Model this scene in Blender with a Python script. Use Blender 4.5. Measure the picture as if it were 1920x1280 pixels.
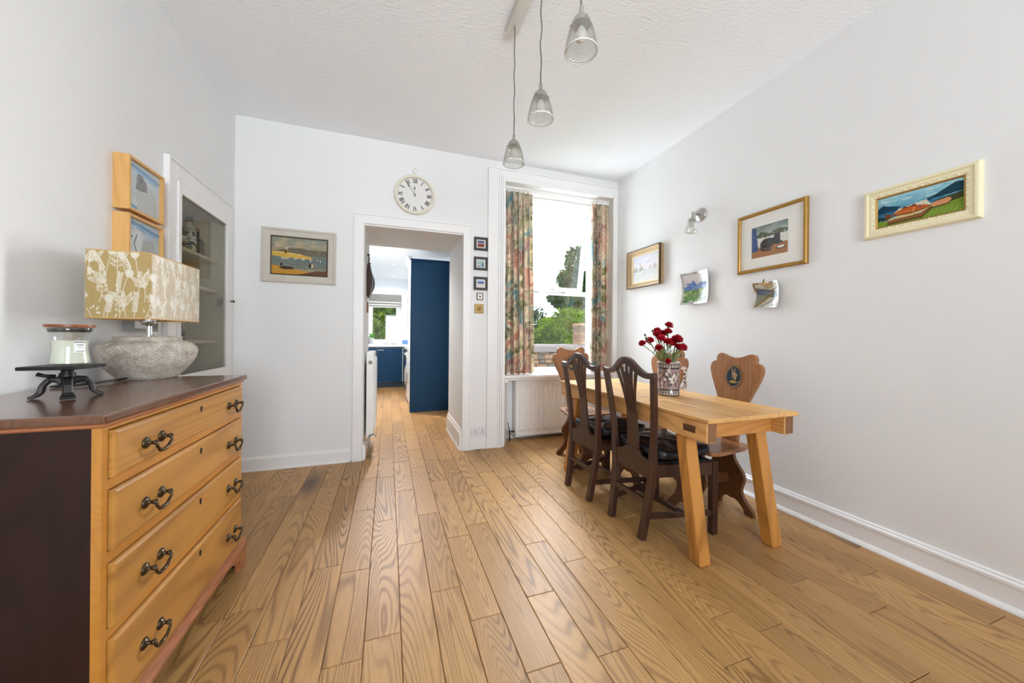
import bpy, bmesh, math, random
import numpy as np
from mathutils import Vector, Matrix

for _o in list(bpy.data.objects):
    bpy.data.objects.remove(_o, do_unlink=True)
SC = bpy.context.scene
COL = SC.collection
PI = math.pi
sin, cos = math.sin, math.cos

# ------------------------------------------------------------------ camera
F_PX, YAW, HORIZON, ROLL, CAM_H = 667.19, 0.3345, 629.73, 0.0085, 1.15
cam_d = bpy.data.cameras.new('camera')
cam = bpy.data.objects.new('camera', cam_d)
COL.objects.link(cam)
_r0 = Vector((cos(YAW), -sin(YAW), 0)); _f = Vector((sin(YAW), cos(YAW), 0)); _u0 = Vector((0, 0, 1))
_r = _r0 * cos(ROLL) + _u0 * sin(ROLL); _u = _u0 * cos(ROLL) - _r0 * sin(ROLL)
cam.matrix_world = Matrix(((_r.x, _u.x, -_f.x, 0), (_r.y, _u.y, -_f.y, 0), (_r.z, _u.z, -_f.z, CAM_H), (0, 0, 0, 1)))
cam_d.sensor_width = 36.0
cam_d.lens = F_PX / 1920 * 36.0
cam_d.shift_y = (HORIZON - 640) / 1920
cam_d.clip_start = 0.02; cam_d.clip_end = 200
SC.camera = cam

# ------------------------------------------------------------------ world, daylight, exposure
wd = bpy.data.worlds.new('overcast_sky'); SC.world = wd; wd.use_nodes = True
_bg = wd.node_tree.nodes['Background']
_bg.inputs[0].default_value = (0.84, 0.92, 1.0, 1); _bg.inputs[1].default_value = 3.8
SC.view_settings.view_transform = 'Standard'
SC.view_settings.look = 'None'
SC.view_settings.gamma = 1.0
SC.view_settings.use_curve_mapping = False
SC.view_settings.exposure = 1.16
SC.cycles.max_bounces = 12; SC.cycles.diffuse_bounces = 7; SC.cycles.transparent_max_bounces = 24
SC.cycles.sample_clamp_indirect = 8.0
SC.cycles.caustics_reflective = False; SC.cycles.caustics_refractive = False

def area(name, loc, target, sx, sy, power, color=(1, 1, 1), portal=False):
    L = bpy.data.lights.new(name, 'AREA'); L.shape = 'RECTANGLE'; L.size = sx; L.size_y = sy
    L.energy = power; L.color = color
    o = bpy.data.objects.new(name, L); COL.objects.link(o); o.location = loc
    d = Vector(target) - Vector(loc)
    o.rotation_euler = d.to_track_quat('-Z', 'Y').to_euler()
    if portal: L.cycles.is_portal = True
    return o
area('window_daylight_portal', (1.95, 4.0, 1.7), (1.95, 0, 1.7), 1.2, 2.2, 1, portal=True)
area('kitchen_daylight_portal', (-0.1, 8.82, 1.5), (-0.1, 0, 1.5), 0.9, 1.4, 1, portal=True)
area('added_rear_portal', (0.65, -3.18, 1.55), (0.65, 4, 1.55), 1.8, 1.6, 1, portal=True)
# added fill lamps out of view: over dining window, behind camera, outside kitchen
area('added_high_fill', (2.0, 4.8, 3.6), (1.7, 2.5, 0.2), 1.8, 1.2, 265, (0.88, 0.94, 1.0))
area('added_rear_fill', (0.65, -3.17, 1.5), (0.2, 2.5, 3.1), 1.6, 1.4, 27, (0.88, 0.94, 1.0)).data.spread = 1.75
area('added_kitchen_fill', (-0.1, 9.7, 2.75), (0.0, 6.0, 0.7), 1.2, 0.8, 25, (0.95, 0.98, 1.0))
sun_d = bpy.data.lights.new('veiled_sun', 'SUN'); sun_d.energy = 7.5; sun_d.angle = math.radians(30); sun_d.color = (1.0, 0.99, 0.97)
sun = bpy.data.objects.new('veiled_sun', sun_d); COL.objects.link(sun)
sun.rotation_euler = Vector((-0.80, -0.55, -0.16)).to_track_quat('-Z', 'Y').to_euler()

# ------------------------------------------------------------------ room measures
XL, XR, YB, YF, H = -1.208, 2.52, 3.53, -3.0, 2.957
KX0, KX1, KY0, KY1, KH = -0.43, 1.3, 4.36, 8.73, 2.46

# ------------------------------------------------------------------ helpers: objects
def tag(o, label=None, cat=None, group=None, kind=None):
    if label: o['label'] = label
    if cat: o['category'] = cat
    if group: o['group'] = group
    if kind: o['kind'] = kind
    return o
def link(o, parent=None):
    COL.objects.link(o)
    if parent is not None: o.parent = parent
    return o
def empty(name, loc=(0, 0, 0), rz=0.0, label=None, cat=None, group=None):
    o = bpy.data.objects.new(name, None); o.empty_display_size = 0.05
    link(o); o.location = loc; o.rotation_euler = (0, 0, rz)
    return tag(o, label, cat, group)
def copy_tree(o, parent=None):
    c = o.copy(); COL.objects.link(c); c.parent = parent
    for ch in list(o.children): copy_tree(ch, c)
    return c

class MB:
    """collects verts and faces; build() links them as one mesh object"""
    def __init__(s): s.v = []; s.f = []; s.uv = None; s.col = None
    def add(s, vs, fs):
        b = len(s.v); s.v += [tuple(p) for p in vs]; s.f += [tuple(b + i for i in q) for q in fs]; return s
    def box(s, x0, x1, y0, y1, z0, z1):
        return s.add([(x0,y0,z0),(x1,y0,z0),(x1,y1,z0),(x0,y1,z0),(x0,y0,z1),(x1,y0,z1),(x1,y1,z1),(x0,y1,z1)],
              [(3,2,1,0),(4,5,6,7),(0,1,5,4),(1,2,6,5),(2,3,7,6),(3,0,4,7)])
    def hexa(s, b, t):   # bottom 4 points, top 4 points (both counter-clockwise from above)
        return s.add(list(b) + list(t), [(3,2,1,0),(4,5,6,7),(0,1,5,4),(1,2,6,5),(2,3,7,6),(3,0,4,7)])
    def rings(s, R, cap0=True, cap1=True, closed=False):
        n = len(R[0]); vs = [p for r in R for p in r]; fs = []
        m = len(R)
        for i in range(m if closed else m - 1):
            a = i * n; b = ((i + 1) % m) * n
            for j in range(n):
                k = (j + 1) % n; fs.append((a + j, a + k, b + k, b + j))
        if not closed:
            if cap0: fs.append(tuple(range(n - 1, -1, -1)))
            if cap1: fs.append(tuple((m - 1) * n + j for j in range(n)))
        return s.add(vs, fs)
    def lathe(s, prof, seg=32, c=(0, 0, 0), cap0=True, cap1=True, axis='Z', rfun=None):
        R = []
        for r, h in prof:
            ring = []
            for j in range(seg):
                a = 2 * PI * j / seg
                q = r if rfun is None else rfun(r, h, a)
                p = (q * cos(a), q * sin(a), h)
                if axis == 'X': p = (p[2], p[0], p[1])
                elif axis == 'Y': p = (p[1], p[2], p[0])
                ring.append((c[0] + p[0], c[1] + p[1], c[2] + p[2]))
            R.append(ring)
        return s.rings(R, cap0, cap1)
    def tube(s, pts, r, seg=8, caps=True):
        pts = [Vector(p) for p in pts]; R = []; up = None
        for i, p in enumerate(pts):
            t = (pts[min(i + 1, len(pts) - 1)] - pts[max(i - 1, 0)]).normalized()
            if up is None:
                up = Vector((0, 0, 1)) if abs(t.z) < .9 else Vector((1, 0, 0))
            a = t.cross(up).normalized(); b = a.cross(t).normalized(); up = b
            rr = r[i] if isinstance(r, (list, tuple)) else r
            R.append([p + (a * cos(2 * PI * j / seg) + b * sin(2 * PI * j / seg)) * rr for j in range(seg)])
        return s.rings(R, caps, caps)
    def prism(s, outline, plane, t0, t1):
        """outline of 2D points extruded; plane 'YZ' -> x from t0 to t1, 'XZ' -> y, 'XY' -> z"""
        def P(a, b, t): return {'YZ': (t, a, b), 'XZ': (a, t, b), 'XY': (a, b, t)}[plane]
        n = len(outline)
        vs = [P(a, b, t0) for a, b in outline] + [P(a, b, t1) for a, b in outline]
        fs = [tuple(range(n - 1, -1, -1)), tuple(range(n, 2 * n))]
        for j in range(n):
            k = (j + 1) % n; fs.append((j, k, n + k, n + j))
        return s.add(vs, fs)
    def build(s, name, mat, parent=None, smooth=False, bevel=0.0, bseg=1, auto=None, tf=None):
        me = bpy.data.meshes.new(name); me.from_pydata(s.v, [], s.f)
        bm = bmesh.new(); bm.from_mesh(me)
        bmesh.ops.recalc_face_normals(bm, faces=bm.faces)
        if bevel > 0:
            ed = [e for e in bm.edges if len(e.link_faces) == 2 and e.calc_face_angle(0) > 0.5]
            bmesh.ops.bevel(bm, geom=ed, offset=bevel, segments=bseg, profile=0.6, affect='EDGES', clamp_overlap=True)
        if tf is not None: bm.transform(tf)
        bm.to_mesh(me); bm.free()
        if smooth:
            me.polygons.foreach_set('use_smooth', [True] * len(me.polygons))
            if auto: 
                try: me.set_sharp_from_angle(angle=auto)
                except Exception: pass
        if mat is not None: me.materials.append(mat)
        o = bpy.data.objects.new(name, me)
        return link(o, parent)

def thing(name, mb, mat, label, cat, group=None, **kw):
    return tag(mb.build(name, mat, None, **kw), label, cat, group)
def struct(name, mb, mat, parent=None, **kw):
    o = mb.build(name, mat, parent, **kw)
    if parent is None: o['kind'] = 'structure'
    return o

# ------------------------------------------------------------------ helpers: materials
def s2l(c):
    return tuple((x / 12.92 if x <= 0.04045 else ((x + 0.055) / 1.055) ** 2.4) for x in c)
def rgb(r, g, b):     # 0..255 display colour
    return s2l((r / 255, g / 255, b / 255)) + (1.0,)
class NT:
    def __init__(s, name):
        s.m = bpy.data.materials.new(name); s.m.use_nodes = True
        s.t = s.m.node_tree; s.n = s.t.nodes; s.b = s.n['Principled BSDF']; s.out = s.n['Material Output']
    def N(s, typ, ins=None, **props):
        x = s.n.new('ShaderNode' + typ)
        for k, v in props.items(): setattr(x, k, v)
        for k, v in (ins or {}).items(): s.set(x, k, v)
        return x
    def set(s, node, key, v):
        sock = node.inputs[key]
        if hasattr(v, 'is_output') or isinstance(v, bpy.types.NodeSocket): s.t.links.new(v, sock)
        elif isinstance(v, bpy.types.Node): s.t.links.new(v.outputs[0], sock)
        else: sock.default_value = v
    def P(s, **kw):
        for k, v in kw.items(): s.set(s.b, k.replace('_', ' '), v)
    def ramp(s, fac, stops, interp='LINEAR'):
        r = s.N('ValToRGB'); cr = r.color_ramp; cr.interpolation = interp
        while len(cr.elements) > len(stops): cr.elements.remove(cr.elements[-1])
        while len(cr.elements) < len(stops): cr.elements.new(0.5)
        for e, (p, c) in zip(cr.elements, stops): e.position = p; e.color = c if len(c) == 4 else tuple(c) + (1,)
        s.set(r, 'Fac', fac); return r.outputs[0]
    def math(s, op, a, b=None, c=None):
        x = s.N('Math', operation=op); s.set(x, 0, a)
        if b is not None: s.set(x, 1, b)
        if c is not None: s.set(x, 2, c)
        return x.outputs[0]
    def mix(s, fac, a, b, blend='MIX'):
        x = s.N('Mix', data_type='RGBA', blend_type=blend); s.set(x, 0, fac); s.set(x, 6, a); s.set(x, 7, b); return x.outputs[2]
    def coord(s, which='Object', scale=(1, 1, 1), rand=0.0, rot=(0, 0, 0)):
        c = s.N('TexCoord').outputs[which]
        if rand:
            r = s.N('ObjectInfo').outputs['Random']
            k = s.N('Combine' + 'XYZ', {0: s.math('MULTIPLY', r, rand), 1: s.math('MULTIPLY', r, rand * 1.7), 2: s.math('MULTIPLY', r, rand * 0.6)})
            a = s.N('VectorMath', operation='ADD'); s.set(a, 0, c); s.set(a, 1, k.outputs[0]); c = a.outputs[0]
        m = s.N('Mapping'); s.set(m, 'Vector', c); m.inputs['Scale'].default_value = scale; m.inputs['Rotation'].default_value = rot
        return m.outputs[0]
    def noise(s, vec, scale=5, detail=3, rough=0.5, dist=0.0, out=0):
        return s.N('TexNoise', {'Vector': vec, 'Scale': scale, 'Detail': detail, 'Roughness': rough, 'Distortion': dist}).outputs[out]
    def bump(s, h, strength=0.2, dist=0.01):
        x = s.N('Bump', {'Height': h, 'Strength': strength, 'Distance': dist}); s.set(s.b, 'Normal', x.outputs[0])

def plain(name, col, rough=0.5, metal=0.0, bump=0.0, bscale=60, coat=0.0, var=0.0):
    t = NT(name); c = col if len(col) == 4 else tuple(col) + (1,)
    t.P(Base_Color=c, Roughness=rough, Metallic=metal)
    if coat: t.P(Coat_Weight=coat)
    if var:
        v = t.coord()
        n = t.noise(v, bscale * 0.3, 4)
        t.P(Base_Color=t.mix(n, tuple(x * (1 - var) for x in c[:3]) + (1,), tuple(min(1, x * (1 + var)) for x in c[:3]) + (1,)))
    if bump:
        t.bump(t.noise(t.coord(), bscale, 4), bump, 0.004)
    return t.m

def wood(name, light, dark, axis='Y', grain=22.0, freq=1.0, rough=0.4, contrast=1.0, rand=9.0, tone=0.0, coat=0.0, pores=0.5, knots=0.0, sc=1.0):
    """contour-line grain stretched along an axis; per-object shift and tone"""
    t = NT(name)
    a, c = 0.55 * sc, 5.5 * sc
    S = {'X': (a, c, c), 'Y': (c, a, c), 'Z': (c, c, a)}[axis]
    v = t.coord('Object', S, rand)
    n = t.noise(v, 1.0 * freq, 1.2, 0.35, 0.25)
    w = t.math('SINE', t.math('MULTIPLY', n, grain * 20.0))
    w = t.math('MULTIPLY_ADD', w, 0.5, 0.5)
    w = t.math('POWER', w, 2.6)
    a2, c2 = 12.0 * sc, 300.0 * sc
    S2 = {'X': (a2, c2, c2), 'Y': (c2, a2, c2), 'Z': (c2, c2, a2)}[axis]
    p = t.noise(t.coord('Object', S2, rand), 1.0, 3, 0.6)
    big = t.noise(t.coord('Object', tuple(x * 0.45 for x in S), rand), 1.3, 2)
    wm = t.math('MULTIPLY', w, t.math('MULTIPLY_ADD', big, 1.6, -0.2))
    g = t.math('ADD', t.math('MULTIPLY', wm, 0.75 * contrast), t.math('MULTIPLY', t.math('SUBTRACT', p, 0.42), 1.1 * pores))
    g = t.math('ADD', g, t.math('MULTIPLY', t.math('SUBTRACT', big, 0.45), 0.55))
    mid = tuple((x * 0.55 + y * 0.45) for x, y in zip(light, dark))
    colr = t.ramp(g, [(0.0, light), (0.45, mid), (1.0, dark)])
    if knots:
        kv = t.coord('Object', {'X': (1.1, 3.2, 3.2), 'Y': (3.2, 1.1, 3.2), 'Z': (3.2, 3.2, 1.1)}[axis], rand)
        kd = t.N('TexVoronoi', {'Vector': kv, 'Scale': knots}).outputs['Distance']
        kf = t.ramp(kd, [(0.0, (1, 1, 1, 1)), (0.05, (0.8, 0.8, 0.8, 1)), (0.16, (0, 0, 0, 1))])
        colr = t.mix(kf, colr, tuple(x * 0.35 for x in dark[:3]) + (1,))
    if tone:
        r = t.N('ObjectInfo').outputs['Random']
        r2 = t.math('FRACT', t.math('MULTIPLY', r, 17.31))
        colr = t.mix(1.0, colr, t.ramp(r2, [(0.0, (1 - tone, 1 - tone * 1.15, 1 - tone * 1.35, 1)), (0.5, (1, 1, 1, 1)), (1.0, (1 + tone * .3, 1 + tone * .3, 1 + tone * .3, 1))]), 'MULTIPLY')
    t.P(Base_Color=colr, Roughness=rough)
    if coat: t.P(Coat_Weight=coat, Coat_Roughness=0.12)
    t.bump(g, 0.08, 0.002)
    return t.m

def glass(name, tint=(1, 1, 1, 1), gloss=0.12, rough=0.02):
    t = NT(name)
    tr = t.N('BsdfTransparent', {'Color': tint}); gl = t.N('BsdfGlossy', {'Color': (1, 1, 1, 1), 'Roughness': rough})
    fr = t.N('LayerWeight', {'Blend': 0.25}).outputs['Facing']
    mx = t.N('MixShader'); t.set(mx, 0, t.math('MULTIPLY_ADD', t.math('POWER', fr, 3.0), 0.5, gloss))
    t.set(mx, 1, tr.outputs[0]); t.set(mx, 2, gl.outputs[0])
    t.t.links.new(mx.outputs[0], t.out.inputs[0]); return t.m

def vcol(name, rough=0.6, coat=0.0, spec=0.5):
    t = NT(name); a = t.N('VertexColor', layer_name='paint')
    t.P(Base_Color=a.outputs[0], Roughness=rough, Specular_IOR_Level=spec)
    if coat: t.P(Coat_Weight=coat, Coat_Roughness=0.05)
    return t.m

# wall and ceiling finishes
def _wall():
    t = NT('wall_paint'); v = t.coord()
    n = t.noise(v, 38, 5, 0.6)
    t.P(Base_Color=t.mix(t.noise(v, 1.2, 3), rgb(226, 227, 227), rgb(230, 231, 231)), Roughness=0.6)
    t.bump(n, 0.10, 0.01); return t.m
def _ceil():
    t = NT('ceiling_paper'); v = t.coord('Object', (1, 1, 1), 0, (0, 0, 0.5))
    n = t.noise(t.coord('Object', (26, 80, 26), 0, (0, 0, 0.35)), 1.0, 3, 0.55, 0.6)
    t.P(Base_Color=rgb(240, 244, 248), Roughness=0.75)
    t.bump(n, 0.42, 0.010); return t.m
M = {}
M['wall'] = _wall(); M['ceil'] = _ceil()
M['trim'] = plain('white_gloss_paint', rgb(234, 234, 234), 0.32)
M['upvc'] = plain('window_plastic', rgb(216, 218, 221), 0.35)
M['kwall'] = plain('kitchen_wall_paint', rgb(232, 236, 240), 0.6)
M['oak'] = wood('oak_plank', rgb(192, 148, 92), rgb(100, 64, 30), 'Y', grain=13, freq=1.0, rough=0.42, contrast=0.95, rand=37.0, tone=0.15, pores=0.7, knots=0.45, sc=1.0)
M['gap'] = plain('floor_gap', rgb(58, 38, 20), 0.8)
M['drawer'] = wood('satinwood', rgb(188, 136, 66), rgb(104, 60, 20), 'Y', grain=4, freq=0.8, rough=0.32, contrast=0.75, rand=11, pores=0.5, coat=0.3, sc=1.0)
M['frame_wood'] = wood('golden_rail_wood', rgb(190, 130, 52), rgb(142, 86, 28), 'Y', grain=4, rough=0.34, contrast=0.5, rand=3, coat=0.25)
M['mahog'] = wood('dark_mahogany_panel', rgb(44, 23, 16), rgb(20, 11, 8), 'Z', grain=5, rough=0.5, contrast=0.6, rand=3, coat=0.08)
M['mahog'].node_tree.nodes['Principled BSDF'].inputs['Specular IOR Level'].default_value = 0.25
M['chesttop'] = wood('polished_mahogany_top', rgb(104, 66, 42), rgb(58, 36, 26), 'Y', grain=6, rough=0.22, contrast=0.6, rand=3, coat=0.5)
M['plinth'] = wood('reddish_plinth', rgb(168, 106, 66), rgb(112, 62, 34), 'Y', grain=5, rough=0.3, contrast=0.5, rand=3, coat=0.3)
M['pine'] = wood('old_pine', rgb(224, 174, 108), rgb(140, 88, 42), 'Y', grain=9, freq=0.8, rough=0.42, contrast=0.6, rand=7, knots=1.1, tone=0.08)
M['pinex'] = wood('old_pine_rail', rgb(200, 140, 70), rgb(128, 76, 32), 'X', grain=9, freq=0.8, rough=0.45, contrast=0.6, rand=7, knots=1.1)
M['pinez'] = wood('old_pine_leg', rgb(198, 138, 66), rgb(112, 66, 26), 'Z', grain=5, freq=0.8, rough=0.42, contrast=0.8, rand=7, knots=1.4)
M['endgrain'] = plain('pine_end_grain', rgb(128, 88, 56), 0.7, bump=0.3, bscale=160, var=0.3)
M['chair'] = wood('dark_mahogany_chair', rgb(64, 38, 28), rgb(30, 19, 15), 'Z', grain=5, rough=0.32, contrast=0.6, rand=5, coat=0.25)
M['walnut'] = wood('carved_oak_chair', rgb(156, 106, 64), rgb(90, 54, 30), 'Z', grain=5, rough=0.34, contrast=0.6, rand=5, coat=0.2)
M['walnutd'] = wood('dark_oak_leg', rgb(118, 76, 46), rgb(62, 38, 24), 'Z', grain=5, rough=0.4, contrast=0.6, rand=5, coat=0.15)
M['leather'] = plain('black_leather', rgb(26, 28, 32), 0.34, bump=0.25, bscale=90)
M['iron'] = plain('black_iron', rgb(46, 44, 44), 0.42, 0.7, bump=0.15, bscale=80)
M['brass'] = plain('aged_brass', rgb(84, 72, 56), 0.33, 0.9)
M['brassb'] = plain('bright_brass', rgb(150, 122, 70), 0.42, 0.6)
M['nickel'] = plain('brushed_nickel', rgb(178, 176, 171), 0.36, 0.75)
M['chrome'] = plain('chrome', rgb(205, 206, 208), 0.12, 1.0)
M['glass'] = glass('clear_glass', (1, 1, 1, 1), 0.04)
M['shadeglass'] = glass('ribbed_glass', (0.90, 0.90, 0.88, 1), 0.16, 0.15)
M['jar'] = glass('jar_glass', (0.97, 0.98, 0.97, 1), 0.08)
M['smoke'] = glass('cupboard_glass', (0.82, 0.81, 0.77, 1), 0.05)
M['bulb'] = plain('frosted_bulb', rgb(240, 240, 236), 0.35)
M['plastic'] = plain('white_plastic', rgb(232, 232, 230), 0.35)
M['rad'] = plain('radiator_enamel', rgb(236, 236, 234), 0.3)
M['black'] = plain('black_plastic', rgb(24, 24, 25), 0.45)
M['blue'] = plain('navy_kitchen_paint', rgb(12, 54, 86), 0.5); M['blue'].node_tree.nodes['Principled BSDF'].inputs['Specular IOR Level'].default_value = 0.2
M['white'] = plain('white_enamel', rgb(238, 239, 240), 0.3)
M['paper'] = plain('white_mount', rgb(232, 230, 222), 0.75)
M['gold'] = plain('gilt_frame', rgb(168, 128, 60), 0.36, 0.5, var=0.2); M['bronze'] = plain('bronze_frame', rgb(176, 150, 112), 0.4, 0.25, var=0.15)
M['goldd'] = plain('dark_gilt', rgb(120, 88, 44), 0.42, 0.4, var=0.2)
M['cream'] = plain('cream_frame', rgb(232, 224, 188), 0.5, bump=0.2, bscale=50)
M['silverframe'] = plain('limed_frame', rgb(196, 190, 178), 0.55, var=0.08, bump=0.1)
M['beech'] = wood('beech_frame', rgb(222, 174, 106), rgb(186, 132, 64), 'Z', grain=4, rough=0.45, contrast=0.4, rand=5)
M['dframe'] = plain('charcoal_frame', rgb(50, 48, 46), 0.5)
M['silver'] = plain('polished_pewter', rgb(214, 212, 206), 0.16, 0.95)
M['paint'] = vcol('painted_picture', 0.85, spec=0.15)
M['glazed'] = vcol('glazed_ceramic', 0.18, 0.4)
M['enamel'] = vcol('enamelled_metal', 0.2, 0.5)
M['fabricp'] = vcol('printed_linen', 0.85)
# ------------------------------------------------------------------ helpers: painted surfaces (colour per vertex)
class Art:
    """small painter; u to the right and v up, both 0..1"""
    def __init__(s, w, h, bg, seed=1):
        s.w, s.h = w, h; s.asp = w / h
        s.a = np.empty((h, w, 3)); s.a[:] = np.array(bg) / 255.0
        U, V = np.meshgrid(np.linspace(0, 1, w), np.linspace(0, 1, h)); s.U, s.V = U, V
        s.rng = np.random.RandomState(seed)
    def put(s, m, c, al=1.0):
        m = m[..., None] * al; s.a = s.a * (1 - m) + m * np.array(c) / 255.0
    def poly(s, pts, c, al=1.0):
        ins = np.zeros(s.U.shape, bool); n = len(pts)
        for i in range(n):
            x0, y0 = pts[i]; x1, y1 = pts[(i + 1) % n]
            if y0 == y1: continue
            cr = ((s.V >= min(y0, y1)) & (s.V < max(y0, y1))) & (s.U < x0 + (s.V - y0) * (x1 - x0) / (y1 - y0))
            ins ^= cr
        s.put(ins.astype(float), c, al)
    def ell(s, cx, cy, rx, ry, c, al=1.0, rot=0.0):
        x = (s.U - cx) * s.asp; y = s.V - cy
        a = x * cos(rot) + y * sin(rot); b = -x * sin(rot) + y * cos(rot)
        s.put(((a / (rx * s.asp)) ** 2 + (b / ry) ** 2 < 1).astype(float), c, al)
    def line(s, pts, wd, c, al=1.0):
        d = np.full(s.U.shape, 9.0)
        for (x0, y0), (x1, y1) in zip(pts[:-1], pts[1:]):
            ax, ay = x0 * s.asp, y0; bx, by = x1 * s.asp, y1
            px, py = s.U * s.asp - ax, s.V - ay; dx, dy = bx - ax, by - ay
            L = max(dx * dx + dy * dy, 1e-9); t = np.clip((px * dx + py * dy) / L, 0, 1)
            d = np.minimum(d, np.hypot(px - t * dx, py - t * dy))
        s.put(np.clip((wd - d) * s.h * 1.2 + 0.5, 0, 1), c, al)
    def band(s, v0, v1, c0, c1):
        t = np.clip((s.V - v0) / (v1 - v0), 0, 1)[..., None]; m = ((s.V >= v0) & (s.V <= v1))[..., None]
        s.a = np.where(m, (np.array(c0) * (1 - t) + np.array(c1) * t) / 255.0, s.a)
    def blot(s, n, cols, u=(0, 1), v=(0, 1), r=(0.02, 0.06), flat=1.0, al=0.6):
        for _ in range(n):
            q = s.rng.uniform(*r); c = cols[s.rng.randint(len(cols))]
            s.ell(s.rng.uniform(*u), s.rng.uniform(*v), q / s.asp, q * flat, c, al, 0)
    def grain(s, k): s.a = np.clip(s.a + s.rng.normal(0, k, s.a.shape[:2])[..., None], 0, 1)

def paint_mesh(me, cols):
    at = me.color_attributes.new('paint', 'FLOAT_COLOR', 'POINT')
    c = np.clip(cols, 0, 1).reshape(-1, 3)
    lin = np.where(c <= 0.04045, c / 12.92, ((c + 0.055) / 1.055) ** 2.4)
    at.data.foreach_set('color', np.concatenate([lin, np.ones((len(lin), 1))], 1).astype(np.float32).ravel())

def picture(name, art, W, Hh, y, parent, mat='paint', thick=0.004, f=None):
    """painted panel centred on the local origin, facing -Y; f(u,v)->(x,y,z) bends it"""
    w, h = art.w, art.h; vs = []
    for j in range(h):
        for i in range(w):
            u, v = i / (w - 1), j / (h - 1)
            vs.append(f(u, v) if f else ((u - .5) * W, y, (v - .5) * Hh))
    fs = [(j*w+i, j*w+i+1, (j+1)*w+i+1, (j+1)*w+i) for j in range(h-1) for i in range(w-1)]
    nb = len(vs); cols = art.a.reshape(-1, 3)
    if not f:
        vs += [(-W/2, y+thick, -Hh/2), (W/2, y+thick, -Hh/2), (W/2, y+thick, Hh/2), (-W/2, y+thick, Hh/2)]
        fs += [(nb+3, nb+2, nb+1, nb)]
        cols = np.concatenate([cols, np.ones((4, 3)) * .7])
    me = bpy.data.meshes.new(name); me.from_pydata(vs, [], fs); paint_mesh(me, cols)
    me.materials.append(M[mat]); o = bpy.data.objects.new(name, me); return link(o, parent)

def ring_frame(name, W, Hh, prof, mat, parent, smooth=False):
    """picture frame swept round a rectangle; prof = (inset from outer edge, depth out of the wall)"""
    mb = MB(); R = []
    for ins, d in prof:
        a, b = W / 2 - ins, Hh / 2 - ins
        R.append([(-a, -d, -b), (a, -d, -b), (a, -d, b), (-a, -d, b)])
    mb.rings(R, closed=True)
    return mb.build(name, mat, parent)

WALLROT = {'back': 0.0, 'right': -PI / 2, 'left': PI / 2}
def on_wall(name, side, a, z, label, cat, group=None, off=0.0, tilt=0.0):
    """Empty on a wall; local x to the viewer's right, -y out of the wall"""
    loc = {'back': (a, YB - off, z), 'right': (XR - off, a, z), 'left': (XL + off, a, z)}[side]
    o = empty(name, loc, WALLROT[side], label, cat, group)
    if tilt: o.rotation_euler = (0, tilt, WALLROT[side]) if side == 'back' else o.rotation_euler
    return o

# ================================================================== THE SETTING
# floor: planks 133 mm wide running towards the kitchen, end joints where the photograph shows them
PITCH = 0.1327; X0 = -0.608
JOINTS = {0:[1.757], 1:[1.547,2.265], 2:[1.958,2.95], 3:[1.366,1.886], 4:[2.34,3.056,3.495], 5:[2.037,2.748,3.376], 6:[1.619,2.34],
          7:[1.407,2.024,2.85], 8:[2.125,2.597,3.3], 9:[1.457,2.65], 10:[1.104,1.828,2.9], 11:[1.621,2.246], 12:[1.51,2.511], 13:[0.928,2.071,3.0],
          14:[1.11,2.4], 15:[0.998,1.9], 19:[0.916,1.75], 21:[1.07,2.3], 22:[0.723,1.62]}
fl = MB().box(XL - .2, XR + .2, YF - .2, YB + .0, -0.06, -0.006).box(-0.5, 1.3, YB, KY1 + .1, -0.06, -0.006)
fl.box(0.9, XR + .2, YB, 4.05, -0.06, -0.006)
floor = struct('floor', fl, M['gap'])
rnd = random.Random(5)
def plank(x0, x1, y0, y1, dz):
    if x1 - x0 < 0.02 or y1 - y0 < 0.03: return
    g = 0.0009; cx, cy = (x0 + x1) / 2, (y0 + y1) / 2
    a, b = (x1 - x0) / 2 - g, (y1 - y0) / 2 - g; c = 0.0022
    mb = MB()
    def rect(p, q, z): return [(-p, -q, z), (p, -q, z), (p, q, z), (-p, q, z)]
    mb.rings([rect(a, b, -0.012), rect(a, b, -c), rect(a - c, b - c, 0.0)], cap0=False)
    o = mb.build('plank', M['oak'], floor); o.location = (cx, cy, dz)
for k in range(-5, 24):
    xa = X0 + PITCH * k; xb = xa + PITCH
    xa, xb = max(xa, XL), min(xb, XR)
    if xb - xa < 0.01: continue
    yend = YB + (0.24 if xa > 1.05 else 0.0)
    inkit = xb > KX0 and xa < 1.25
    if inkit and -0.21 < (xa + xb) / 2 < 0.72: yend = KY1
    js = list(JOINTS.get(k, []))
    y = YF
    if not js:
        y2 = 0.3 + rnd.uniform(0, .9)
        while y2 < 3.3: js.append(y2); y2 += rnd.uniform(0.65, 1.2)
    y2 = js[0] - rnd.uniform(.8, 1.2)
    while y2 > YF + .3: js.insert(0, y2); y2 -= rnd.uniform(0.8, 1.3)
    y2 = js[-1] + rnd.uniform(0.5, 0.9)
    while y2 < yend - 0.3: js.append(y2); y2 += rnd.uniform(0.5, 1.1)
    ys = [YF] + [j for j in js if YF + .1 < j < yend - .02] + [yend]
    for ya, yb in zip(ys[:-1], ys[1:]): plank(xa, xb, ya, yb, rnd.uniform(-0.0006, 0.0006))
    # rows of the kitchen that do not pass through the doorway
    if inkit and not (-0.21 < (xa + xb) / 2 < 0.72):
        y = KY0
        while y < KY1 - .05:
            yn = min(KY1, y + rnd.uniform(0.6, 1.2)); plank(max(xa, KX0), xb, y, yn, 0.0); y = yn

struct('ceiling', MB().box(XL - .2, XR + .2, YF - .2, YB + .5, H, H + .12), M['ceil'])
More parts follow.
